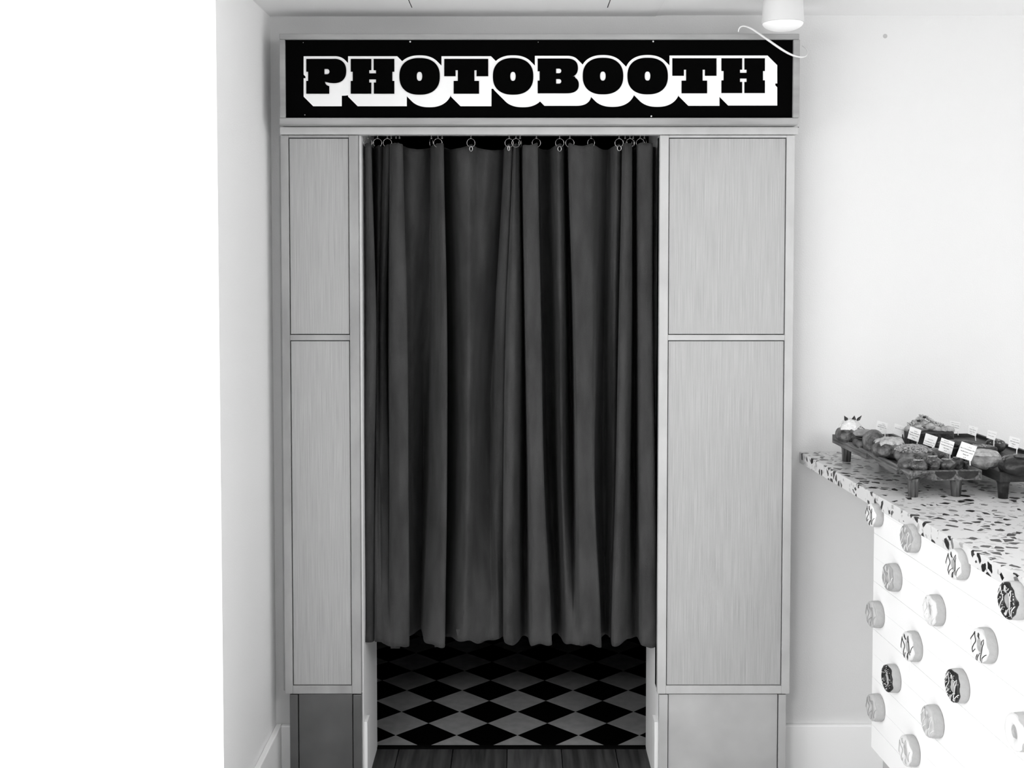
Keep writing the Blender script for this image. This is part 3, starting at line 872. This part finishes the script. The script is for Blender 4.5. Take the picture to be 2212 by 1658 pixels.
dn = [  # base px, height px, dough, icing, drizzle, sprinkles, label
 (1900, 1112, 51, 'donut_pale', 'donut_white', 'donut_black', False, 'small white doughnut with dark drizzle in the corner nearest the tray, top row'),
 (1978, 1162, 62, 'donut_pale', 'donut_grey', 'donut_white', False, 'grey iced doughnut with pale drizzle right under the counter edge'),
 (2082, 1218, 68, 'donut_pale', 'donut_white', 'donut_black', False, 'pale doughnut with bold dark zigzag drizzle under the speckled counter edge'),
 (2206, 1296, 84, 'donut_pale', 'donut_black', 'donut_white', True, 'large dark iced doughnut with white drizzle, nearest the photo edge'),
 (1938, 1246, 61, 'donut_pale', 'donut_grey', 'donut_white', False, 'mid grey iced doughnut, first one of the second row down'),
 (2030, 1317, 68, 'donut_pale', 'donut_white', 'donut_white', False, 'all white doughnut in the second row, between grey and drizzled ones'),
 (2139, 1393, 78, 'donut_pale', 'donut_white', 'donut_black', False, 'biggest pale doughnut with thin dark loops, second row far end'),
 (1901, 1326, 58, 'donut_pale', 'donut_mist', 'donut_grey', False, 'light grey doughnut at the start of the third row, beside the wall'),
 (1981, 1395, 66, 'donut_pale', 'donut_white', 'donut_black', False, 'white doughnut with narrow dark stripes, middle of the third row'),
 (2080, 1480, 74, 'donut_pale', 'donut_black', 'donut_white', True, 'dark iced doughnut with white squiggles, low in the third row'),
 (1936, 1464, 61, 'donut_pale', 'donut_black', None, True, 'dark iced doughnut with fine white sprinkles, small one low by the wall'),
 (2026, 1557, 71, 'donut_pale', 'donut_mist', 'donut_white', False, 'pale grey doughnut with soft streaks, fourth row down'),
 (1902, 1527, 59, 'donut_pale', 'donut_mist', 'donut_grey', False, 'washed out grey doughnut just above the skirting corner'),
 (1976, 1620, 67, 'donut_pale', 'donut_white', 'donut_mist', False, 'lowest doughnut of the display, plain pale icing'),
 (2222, 1580, 84, 'donut_pale', 'donut_white', None, False, 'plain white doughnut cut by the photo edge, low on the counter front'),
]
Rz = Matrix(((-NF.y * -1, 0, 0), (0, 1, 0), (0, 0, 1)))
zax = NF.copy(); yax = Vector((0, 0, 1)); xax = yax.cross(zax)
ROT = Matrix((xax, yax, zax)).transposed().to_4x4()
for i, (px, py, hp, md, mi, mdz, spr, lab) in enumerate(dn):
    p = onPlane(px, py, A_ - NF * .004, NF)
    pxm = F / ((p.y) * c_ )
    R = hp / pxm / 2
    t = thing('display_doughnut', lab, 'doughnut', group='doughnuts on the counter front')
    donut_local(R, .023 if hp < 80 else .028, md, mi, mdz, i + 1, spr, parent=t)
    t.matrix_world = Matrix.Translation(p + NF * .0005) @ ROT @ Matrix.Rotation(random.uniform(-.2, .2), 4, 'Z')
    # mounting slot in the board
    bm = bmesh.new(); tube(bm, [(0, 0, .001), (.03 if i % 3 else .022, 0, .001)], .0006, 5)
    o = ob('peg', bm, 'kick', t); o.matrix_parent_inverse = Matrix.Identity(4)

# ------------------------------------------------------------------ trays
ZTR = ZT + .062
def tray_builder(name, label, FL, ang, L, Wd, m, bites):
    """FL: front-left corner on the ground plan"""
    t = thing(name, label, 'tray', (FL.x, FL.y, ZT))
    t.rotation_euler = (0, 0, ang)
    bm = bmesh.new()
    th = .022
    per = []       # perimeter (x, y, bite) starting at front-left going right
    nx, ny = 48, 96
    def bite(s, arr):
        for c0, c1, d in arr:
            if c0 <= s < c1:
                q = (s - c0) / (c1 - c0)
                return d * math.sin(q * math.pi / 2) ** .8
        return 0
    for k in range(nx): per.append((Wd * k / nx, 0, 0, 1, bite(k / nx, bites[0])))
    for k in range(ny): per.append((Wd, L * k / ny, -1, 0, bite(k / ny, bites[1])))
    for k in range(nx): per.append((Wd * (1 - k / nx), L, 0, -1, 0))
    for k in range(ny): per.append((0, L * (1 - k / ny), 1, 0, bite(1 - k / ny, bites[1])))
    z1 = .062
    top, lip, bot = [], [], []
    for x, y, ix, iy, b in per:
        top.append(bm.verts.new((x, y, z1)))
        lip.append(bm.verts.new((x, y, z1 - th + th * .93 * b)))
        bot.append(bm.verts.new((x + ix * .026 * b, y + iy * .026 * b, z1 - th)))
    n_ = len(per)
    for k in range(n_):
        q = (k + 1) % n_
        bm.faces.new((top[k], top[q], lip[q], lip[k])); bm.faces.new((lip[k], lip[q], bot[q], bot[k]))
    # raised rim with a sunken middle
    rim = []
    for x, y, ix, iy, b in per:
        xx = min(max(x, .008), Wd - .008); yy = min(max(y, .008), L - .008)
        rim.append((xx, yy))
    r1 = [bm.verts.new((x, y, z1)) for x, y in rim]; r2 = [bm.verts.new((x, y, z1 - .008)) for x, y in rim]
    for k in range(n_):
        q = (k + 1) % n_
        try: bm.faces.new((top[q], top[k], r1[k], r1[q]))
        except Exception: pass
        bm.faces.new((r1[q], r1[k], r2[k], r2[q]))
    bm.faces.new(r2); bm.faces.new(bot[::-1])
    ob('board', bm, m, t)
    for x, y in ((.018, .02), (Wd - .05, .02), (.018, L - .06), (Wd - .05, L - .06)):
        bm = bmesh.new()
        lathe(bm, [(0, 0), (.0105, 0), (.013, .034), (.0145, .036), (.0145, .042), (0, .042)], 20, Matrix.Translation((x, y, 0)))
        ob('leg', bm, 'wood_leg' if m == 'wood' else m, t, True)
    return t
FL1 = onZ(1964, 1017, ZTR); BL1 = onZ(1773, 938, ZTR); FR1 = onZ(2121, 1015, ZTR)
ang = math.atan2((FR1 - FL1).y, (FR1 - FL1).x)
L1 = (BL1 - FL1).length; W1 = (FR1 - FL1).length
tray1 = tray_builder('serving_tray', 'footed walnut board with scalloped edges, nearer the counter end', FL1, ang, L1, W1, 'wood',
    [[(0, .31, .95)], [(0, .14, .9), (.34, .52, .8)]])
for uc, uh in ((.50, .145), (.81, .145)):  # flat dark half-discs along the front edge of the board
    bm = bmesh.new()
    pts = [(W1 * (uc + uh * math.cos(a)), .0602 - .018 * math.sin(a)) for a in [math.pi * k / 20 for k in range(21)]]
    poly_prism(bm, pts, -.0006, .002)
    ob('dark_half_disc', bm, 'wood_dark', tray1)
FL2 = onZ(2160, 1020, ZTR)
tray2 = tray_builder('serving_tray', 'darker footed board cut by the right photo edge', FL2, ang, L1 + .02, .20, 'wood_dark', [[], []])
def T1(u, v, z=.054):  # u across (0..1), v away (0..1)
    return tray1_m @ Vector((u * W1, v * L1, z))
tray1_m = Matrix.Translation((FL1.x, FL1.y, ZT)) @ Matrix.Rotation(ang, 4, 'Z')
tray2_m = Matrix.Translation((FL2.x, FL2.y, ZT)) @ Matrix.Rotation(ang, 4, 'Z')
ZF = ZT + .0545     # food stands here

# ------------------------------------------------------------------ food
from mathutils import noise
def blob(bm, rx, ry, rz, cx=0, cy=0, cz=None, e=2.3, flat=.25, amp=.0, freq=40, seed=0, nu=28, nvv=14):
    if cz is None: cz = rz
    rings = []
    for j in range(nvv + 1):
        b = -math.pi / 2 + math.pi * j / nvv
        cb, sb = math.cos(b), math.sin(b)
        cb = abs(cb) ** (2 / e); sb = math.copysign(abs(sb) ** (2 / e), sb)
        ring = []
        for k in range(nu):
            a = 2 * math.pi * k / nu
            p = Vector((rx * cb * math.cos(a), ry * cb * math.sin(a), rz * sb))
            if amp:
                d = noise.noise(p * freq + Vector((seed, seed * 2.3, 0))) * amp
                p += p.normalized() * d
            p.z = max(p.z, -rz)
            ring.append(bm.verts.new((cx + p.x, cy + p.y, cz + p.z)))
            if j in (0, nvv): break
        rings.append(ring)
    for A, B in zip(rings, rings[1:]):
        for k in range(nu):
            if len(A) == 1: bm.faces.new((A[0], B[k], B[(k + 1) % nu]))
            elif len(B) == 1: bm.faces.new((A[k], B[0], A[(k + 1) % nu]))
            else: bm.faces.new((A[k], B[k], B[(k + 1) % nu], A[(k + 1) % nu]))
def cap(bm, rx, ry, z0, h, seed, edge=.12, n=40, rows=8, amp=.002):
    rn = random.Random(seed); p = [rn.random() * 6.28 for _ in range(3)]
    rings = []
    for j in range(rows + 1):
        q = 1 - j / rows
        ring = []
        for k in range(n):
            a = 2 * math.pi * k / n
            w_ = 1 + edge * (math.sin(5 * a + p[0]) * .5 + math.sin(9 * a + p[1]) * .35 + math.sin(17 * a + p[2]) * .25) * q
            x = rx * q * w_ * math.cos(a); y = ry * q * w_ * math.sin(a)
            z = z0 + h * (1 - q ** 2.4) - (.004 if j == 0 else 0) + noise.noise(Vector((x, y, seed)) * 90) * amp
            ring.append(bm.verts.new((x, y, z)))
            if j == rows: break
        rings.append(ring)
    for A, B in zip(rings, rings[1:]):
        for k in range(n):
            if len(B) == 1: bm.faces.new((A[k], A[(k + 1) % n], B[0]))
            else: bm.faces.new((A[k], A[(k + 1) % n], B[(k + 1) % n], B[k]))
def crumbs(name, m, parent, rx, ry, zf, count, size, seed):
    rn = random.Random(seed); bm = bmesh.new()
    for _ in range(count):
        a = rn.random() * 6.28; q = math.sqrt(rn.random())
        x, y = rx * q * math.cos(a), ry * q * math.sin(a)
        z = zf(q)
        s = size * rn.uniform(.6, 1.4)
        r = bmesh.ops.create_icosphere(bm, subdivisions=1, radius=s, matrix=Matrix.Translation((x, y, z)) @ Matrix.Rotation(rn.random() * 6, 4, 'X') @ Matrix.Diagonal((1.3, .7, .6, 1)))
    o = ob(name, bm, m, parent); o['kind'] = 'stuff'
    return o
def at(px, py, z=None): return onZ(px, py, ZF if z is None else z)
def leaf(bm, base, tip, wd):
    base, tip = Vector(base), Vector(tip)
    d = tip - base; side = d.cross(Vector((0, 1, .2))).normalized() * wd
    mid = base + d * .45 + Vector((0, -.003, 0))
    v = [bm.verts.new(p) for p in (base, mid + side, tip, mid - side, mid + Vector((0, .004, 0)))]
    bm.faces.new((v[0], v[1], v[4])); bm.faces.new((v[1], v[2], v[4])); bm.faces.new((v[2], v[3], v[4])); bm.faces.new((v[3], v[0], v[4]))
    bm.faces.new((v[0], v[3], v[2], v[1]))

def food(name, label, px, py, cat='pastry', grp=None):
    p = at(px, py)
    return thing(name, label, cat, p, grp)
U = Matrix.Rotation(ang, 4, 'Z')

# 1 cream topped bun with leaves at the far end
f1 = food('cream_bun', 'bun piled with bright white cream and dark leaves, farthest on walnut board', 1836, 956)
bm = bmesh.new(); blob(bm, .038, .036, .022, amp=.003, seed=1); ob('dough', bm, 'dough', f1, True)
bm = bmesh.new(); cap(bm, .030, .030, .040, .025, 4, .10); ob('cream', bm, 'cream', f1, True)
for b, tp, wd in (((-.010, -.008, .056), (-.0195, -.012, .073), .0055), ((.005, -.008, .056), (.008, -.010, .073), .0060), ((.012, -.006, .056), (.028, -.008, .073), .0045)):
    bm = bmesh.new(); leaf(bm, b, tp, wd); ob('leaf', bm, 'leaf', f1)
crumbs('cocoa_crumbs', 'choc', f1, .034, .034, lambda q: .045, 0, .001, 3) if False else None
bm = bmesh.new()
rn = random.Random(9)
for _ in range(26):
    a = rn.uniform(-1.2, .9); q = rn.uniform(.025, .037)
    bmesh.ops.create_icosphere(bm, subdivisions=1, radius=.0011, matrix=Matrix.Translation((q * math.cos(a), q * math.sin(a), .046 - (q - .025) * .8)))
o = ob('cocoa_nibs', bm, 'choc', f1); o['kind'] = 'stuff'
# 2 folded bun with pale lip
f2 = food('split_bun', 'split bun with a pale glossy lip, next to the cream and leaf bun', 1866, 969)
bm = bmesh.new(); blob(bm, .028, .030, .015, amp=.003, seed=5); ob('lower_half', bm, 'dough', f2, True)
bm = bmesh.new(); blob(bm, .027, .028, .009, 0, 0, .040, amp=.002, seed=7); ob('upper_half', bm, 'dough_pale', f2, True)
bm = bmesh.new(); blob(bm, .024, .026, .006, 0, 0, .029, amp=.001, seed=8); ob('filling', bm, 'choc', f2, True)
# 3 tall round bun
f3 = food('glazed_bun', 'tall round glazed bun between split bun and white topped pastry', 1886, 978)
bm = bmesh.new(); blob(bm, .026, .029, .029, amp=.003, seed=9, e=2.1); ob('dough', bm, 'dough', f3, True)
# 4 long pastry with shredded white topping
f4 = food('topped_pastry', 'plump pastry topped with shredded white flakes, middle of walnut board', 1921, 990)
bm = bmesh.new(); blob(bm, .043, .039, .0225, amp=.004, seed=12); ob('dough', bm, 'dough', f4, True)
bm = bmesh.new(); cap(bm, .034, .032, .042, .009, 14, .22, amp=.006); ob('topping', bm, 'cream_grey', f4, True)
# 5 crumb bun
f5 = food('crumb_bun', 'brown bun covered in chopped nut crumbs, behind the glazed puffs', 1972, 1003)
bm = bmesh.new(); blob(bm, .045, .040, .023, amp=.002, seed=15); ob('dough', bm, 'dough', f5, True)
crumbs('nut_crumbs', 'crumb', f5, .042, .037, lambda q: .0235 + .023 * (1 - (q * .93) ** 2.3) ** (1 / 2.3), 720, .0019, 21)
# 5b dark bun behind cards
f5b = food('dark_bun', 'dark bun half hidden behind the white price cards', 2024, 999)
bm = bmesh.new(); blob(bm, .030, .026, .017, amp=.003, seed=16); ob('dough', bm, 'glaze', f5b, True)
# 6 glazed puffs at the front
for i, (px, py, r, h, lab) in enumerate(((1962, 1016, .021, .015, 'lumpy dark glazed puff at the near corner of the walnut board'), (1983, 1019, .018, .014, 'dark glazed puff with a pale top, second from the near corner'),
                              (2014, 1018, .015, .018, 'dark glazed puff with round ringed top, middle of the front row'), (2044, 1017, .018, .014, 'dark glazed puff with flat ring, in front of the price cards'), (2066, 1013, .013, .014, 'small dark glazed puff at the far end of the front row'))):
    t = food('glazed_puff', lab, px, py, grp='glazed puffs at the front of the board')
    r *= 1.14
    bm = bmesh.new(); blob(bm, r, r, h, amp=.004, freq=60, seed=30 + i, e=2.2); ob('dough', bm, 'glaze', t, True)
    bm = bmesh.new()
    rr = r * (.55 if i in (2,) else .5)
    if i != 0:
        tube(bm, [(rr * math.cos(2 * math.pi * k / 24), rr * math.sin(2 * math.pi * k / 24), h * 1.95 - .0015 * math.sin(2 * math.pi * k / 24)) for k in range(24)], .0014, 6, closed=True)
        ob('sugar_ring', bm, 'crumb', t, True)
    else: bm.free()
for i, (px, py, rz) in enumerate(((1992, 1001, .5), (2012, 996, -.5), (2036, 999, -.9))):
    t = thing('candied_peel', ('curled candied strip standing behind the leftmost ringed puff', 'curled candied strip behind the round ringed puff', 'curled candied strip in front of the middle price card')[i], 'garnish', at(px, py + 8), 'candied strips among the puffs')
    bm = bmesh.new()
    tube(bm, [(-.012, 0, .012), (-.004, 0, .024), (.004, .002, .028), (.010, .003, .022), (.012, .002, .008)], .004, 8)
    ob('strip', bm, 'glaze', t, True); t.rotation_euler = (0, 0, rz)
# second board: dark loaf with cream and flakes, long bun, chocolate slices, cream bun, dark doughnut
def at2(u, v): return tray2_m @ Vector((u, v * L1, .054))
def food2(name, label, p, cat='pastry', grp=None): return thing(name, label, cat, p, grp)
def on2(px, py, z=None): return onZ(px, py, ZF)
lf = thing('chocolate_loaf', 'tall black chocolate loaf heaped with cream and flakes behind the price cards', 'cake', Vector(on2(2008, 968)))
lf.rotation_euler = (0, 0, ang)
bm = bmesh.new(); box(bm, -.062, .052, -.03, .03, 0, .048, bev=.006)
ob('cake', bm, 'choc', lf)
rn = random.Random(44)
for i in range(7):
    bm = bmesh.new(); x = -.052 + .016 * i
    hh = .053 + .017 * math.exp(-((i - 2) / 1.6) ** 2)
    blob(bm, .014, .018, .009, x, rn.uniform(-.008, .004), hh - .006, amp=.004, freq=90, seed=50 + i); ob('cream_swirl', bm, 'cream_grey', lf, True)
bm = bmesh.new()
for _ in range(330):
    x = rn.uniform(-.055, .03); z = .062 + .021 * math.exp(-((x + .018) / .022) ** 2) + rn.uniform(-.004, .002)
    bmesh.ops.create_icosphere(bm, subdivisions=1, radius=rn.uniform(.0015, .003), matrix=Matrix.Translation((x, rn.uniform(-.02, .01), z)) @ Matrix.Rotation(rn.random() * 6, 4, 'Y') @ Matrix.Diagonal((1.5, .8, .35, 1)))
o = ob('almond_flakes', bm, 'flake', lf); o['kind'] = 'stuff'
bm = bmesh.new()
for x, z in ((-.024, .083), (-.038, .074), (-.060, .050), (-.052, .048)):
    bmesh.ops.create_icosphere(bm, subdivisions=2, radius=.0042, matrix=Matrix.Translation((x, -.022, z)) @ Matrix.Diagonal((1.2, .8, .7, 1)))
ob('berries', bm, 'choc', lf, True)
lb = thing('long_bun', 'long brown bun lying in front of the black chocolate loaf', 'bun', Vector(on2(2066, 985)))
lb.rotation_euler = (0, 0, ang - .1)
bm = bmesh.new(); box(bm, -.045, .05, -.02, .02, 0, .026, bev=.004); ob('chocolate_base', bm, 'choc', lb)
bm = bmesh.new(); blob(bm, .046, .018, .008, 0, 0, .032, amp=.001, seed=61); ob('dough', bm, 'dough', lb, True)
cs2 = thing('chocolate_slice', 'black chocolate slice scattered with nut chips beside the long bun', 'cake', Vector(on2(2112, 993)))
cs2.rotation_euler = (0, 0, ang)
bm = bmesh.new(); box(bm, -.040, .040, -.022, .022, 0, .034, bev=.005); ob('cake', bm, 'choc', cs2)
crumbs('nut_chips', 'crumb', cs2, .036, .019, lambda q: .0345, 50, .0017, 62)
ns = thing('nut_slice', 'small dark slice crusted with chopped nuts behind the pale cream bun', 'cake', Vector(on2(2150, 975)))
bm = bmesh.new(); blob(bm, .024, .018, .0155, amp=.002, seed=63, e=3); ob('cake', bm, 'choc', ns, True)
crumbs('chopped_nuts', 'crumb', ns, .022, .017, lambda q: .0315 - .008 * q * q, 130, .0021, 64)
cb = thing('custard_bun', 'fat pale bun with custard topping behind the front price card', 'bun', Vector(on2(2124, 1012)))
bm = bmesh.new(); blob(bm, .040, .034, .021, amp=.003, seed=65, e=2.5); ob('dough', bm, 'dough_pale', cb, True)
bm = bmesh.new(); cap(bm, .036, .030, .037, .008, 66, .10); ob('custard', bm, 'cream_grey', cb, True)
db = thing('dark_doughnut', 'large near-black doughnut with a lighter swirl on the darker board', 'doughnut', Vector(on2(2203, 1026)))
bm = bmesh.new(); blob(bm, .046, .040, .021, amp=.004, seed=67, freq=60); ob('dough', bm, 'choc', db, True)
bm = bmesh.new()
tube(bm, [((.010 + .0016 * k) * math.cos(k * .42 + 2.4), (.009 + .0013 * k) * math.sin(k * .42 + 2.4), .0445 - .00013 * k * k / 4) for k in range(18)], .0035, 8)
ob('swirl', bm, 'glaze', db, True)
kb = thing('peel_cube', 'pale square pastry cube at the near end of the walnut board', 'pastry', Vector(on2(2092, 1012)))
kb.rotation_euler = (0, 0, .4)
bm = bmesh.new(); box(bm, -.011, .011, -.011, .011, 0, .017, bev=.003); ob('dough', bm, 'dough', kb)

# ------------------------------------------------------------------ price cards
cards = [  # corner px: TL, TR, BR, BL ; depth anchor (foot px), lines [(v, u0, u1, grey)], label
 ((1966.6, 920.5), (1990.3, 928.5), (1983.6, 954.5), (1960, 946), (1981, 967), [(.25, .42, .72, 1), (.42, .08, .95, 0), (.60, .06, .90, 0), (.80, .38, .66, 0)], 'white price card in front of the loaf, leftmost of the front row'),
 (( 2000.3, 935), (2026, 943.6), (2018, 966.5), (1994, 958.5), (2012, 975), [(.12, .5, .55, 0), (.42, .25, .75, 1), (.66, .05, .95, 0), (.86, .08, .86, 0)], 'white price card stuck in the dark bun, second of the front row'),
 ((2034, 945), (2062.3, 954.5), (2055, 982), (2027, 972), (2052, 991), [(.12, .2, .6, 1), (.27, .04, .95, 0), (.47, .03, .97, 0), (.66, .3, .75, 0), (.86, .40, .58, 0)], 'white price card third of the front row, over the ringed puffs'),
 ((2077.8, 953), (2111, 964.3), (2098, 995.5), (2065.5, 985.5), (2096, 1003), [(.2, .42, .72, 1), (.36, .05, .97, 0), (.54, .10, .92, 0), (.72, .34, .70, 0), (.90, .42, .58, 0)], 'largest white price card in front of the pale custard bun'),
 ((1895.5, 908), (1917.5, 914), (1914, 934), (1891, 928), (1912, 942), [(.18, .5, .75, 1), (.36, .18, .85, 0), (.56, .12, .95, 0), (.78, .38, .52, 0)], 'back price card beside the cream and leaf bun'),
 ((1933, 914), (1957, 921.5), (1953, 938.5), (1929, 931), (1955, 950), [(.25, .5, .56, 1), (.5, .1, .95, 0)], 'back price card half hidden by the nearest crumb bun'),
 ((2053, 908), (2074.5, 912), (2071, 932), (2050, 925), (2070, 938), [(.18, .1, .95, 1), (.42, .2, .95, 0), (.66, .3, .9, 0)], 'back price card behind the end of the flaked loaf'),
 ((2093, 918), (2113, 923.5), (2108, 942), (2090, 936), (2108, 950), [(.15, .4, .6, 1), (.38, .15, .85, 0), (.62, .18, .75, 0), (.84, .28, .48, 0)], 'back price card above the nut chipped chocolate slice'),
 ((2134, 928), (2154, 933), (2149, 951), (2131, 945), (2147, 962), [(.28, .08, .92, 1), (.62, .12, .80, 0)], 'back price card stuck in the small nut slice'),
 ((2181, 941), (2204, 947.5), (2199, 970), (2178, 964), (2196, 982), [(.2, .25, .9, 1), (.42, .1, .98, 0), (.64, .3, .65, 0), (.85, .32, .52, 0)], 'back price card standing over the near-black doughnut'),
]
WORDS = [
 ['Nutty', 'Toffee Apple Bun', 'With Hazel Crumbs', 'Pecan'],
 [',', 'Chunky', 'Old Malt Jar, Tea', 'In Caramel Tea'],
 ['Simple', 'Sour Cherry Double, Crumb', 'Two Bramble Custard, Toasted', 'Sage Sugar', '\u00a3 4'],
 ['1. Zest', 'Bun, 2 Crme Berliner, Wth', 'Vanilla beans, cream', 'Plum B', '\u00a3 4'],
 ['Lemn', 'Lemon Tart', 'Milk Meringue Tea', '\u00a34'],
 ['A', 'Salted Caramel, No Nut'],
 ['Almond & L', 'Pear, and milk', 'Custard'],
 ['Nut', 'Nut Slice', 'Choc Oat', '\u00a34'],
 ['Choc Orange', 'Oat, Nut'],
 ['Cinnamn Bun', 'All Double Cream', 'Filling', '\u00a3 4'],
]
TEXT_FACES = {}
_tx = {}
def text_mesh(word):
    if word in _tx: return _tx[word]
    cu = bpy.data.curves.new('t', 'FONT'); cu.body = word; cu.resolution_u = 1; cu.offset = .022
    o = bpy.data.objects.new('t', cu); COL.objects.link(o)
    dg = bpy.context.evaluated_depsgraph_get()
    me = bpy.data.meshes.new_from_object(o.evaluated_get(dg))
    xs_ = [v.co.x for v in me.vertices]; x0, x1 = min(xs_), max(xs_)
    _tx[word] = [Vector(((v.co.x - x0) / max(x1 - x0, 1e-5), (v.co.y + .02) / .74, 0)) for v in me.vertices]
    TEXT_FACES[word] = [tuple(p.vertices) for p in me.polygons]
    bpy.data.objects.remove(o); bpy.data.curves.remove(cu); bpy.data.meshes.remove(me)
    return _tx[word]
for i, (TL, TR, BR, BL, foot, lines, lab) in enumerate(cards):
    row_back = i >= 4
    pf = onZ(foot[0], foot[1], ZF + .02)
    Yp = pf.y
    P = [onY(q[0], q[1], Yp) for q in (TL, TR, BR, BL)]
    # tilt the card back a little: lower edge nearer
    P[2].y -= .0; 
    t = thing('price_card', lab, 'price card', P[2], 'price cards standing among the pastries')
    o0 = P[2]
    bm = bmesh.new()
    fr = [bm.verts.new(p - o0) for p in P]; bk = [bm.verts.new(p - o0 + Vector((0, .0008, 0))) for p in P]
    bm.faces.new(fr); bm.faces.new(bk[::-1])
    for k in range(4): bm.faces.new((fr[k], fr[(k + 1) % 4], bk[(k + 1) % 4], bk[k]))
    ob('card', bm, 'card', t)
    def uv(u, v): return (P[0] * (1 - u) + P[1] * u) * (1 - v) + (P[3] * (1 - u) + P[2] * u) * v - o0 + Vector((0, -.0004, 0))
    big, small = bmesh.new(), bmesh.new()
    for (v, u0, u1, g), word in zip(lines, WORDS[i]):
        me = text_mesh(word)
        hh = .034 * (1.0 if not g else .9)
        B = small if g else big
        B_ofs = len(B.verts)
        vs = [B.verts.new(uv(u0 + (u1 - u0) * c.x, v + hh - 2 * hh * c.y)) for c in me]
        B.verts.ensure_lookup_table()
        for f_ in TEXT_FACES[word]:
            try: B.faces.new([vs[k] for k in f_])
            except Exception: pass
    ob('printed_text', big, 'ink', t) if len(big.faces) else big.free()
    if len(small.faces): ob('printed_heading', small, 'ink_grey', t)
    else: small.free()
    bm = bmesh.new()
    e = onY(foot[0], foot[1], Yp)
    tube(bm, [P[2] * .92 + P[3] * .08 - o0 + Vector((0, .0012, .004)), e - o0 + Vector((0, .001, -.002))], .0012, 6)
    ob('pick', bm, 'plastic', t)
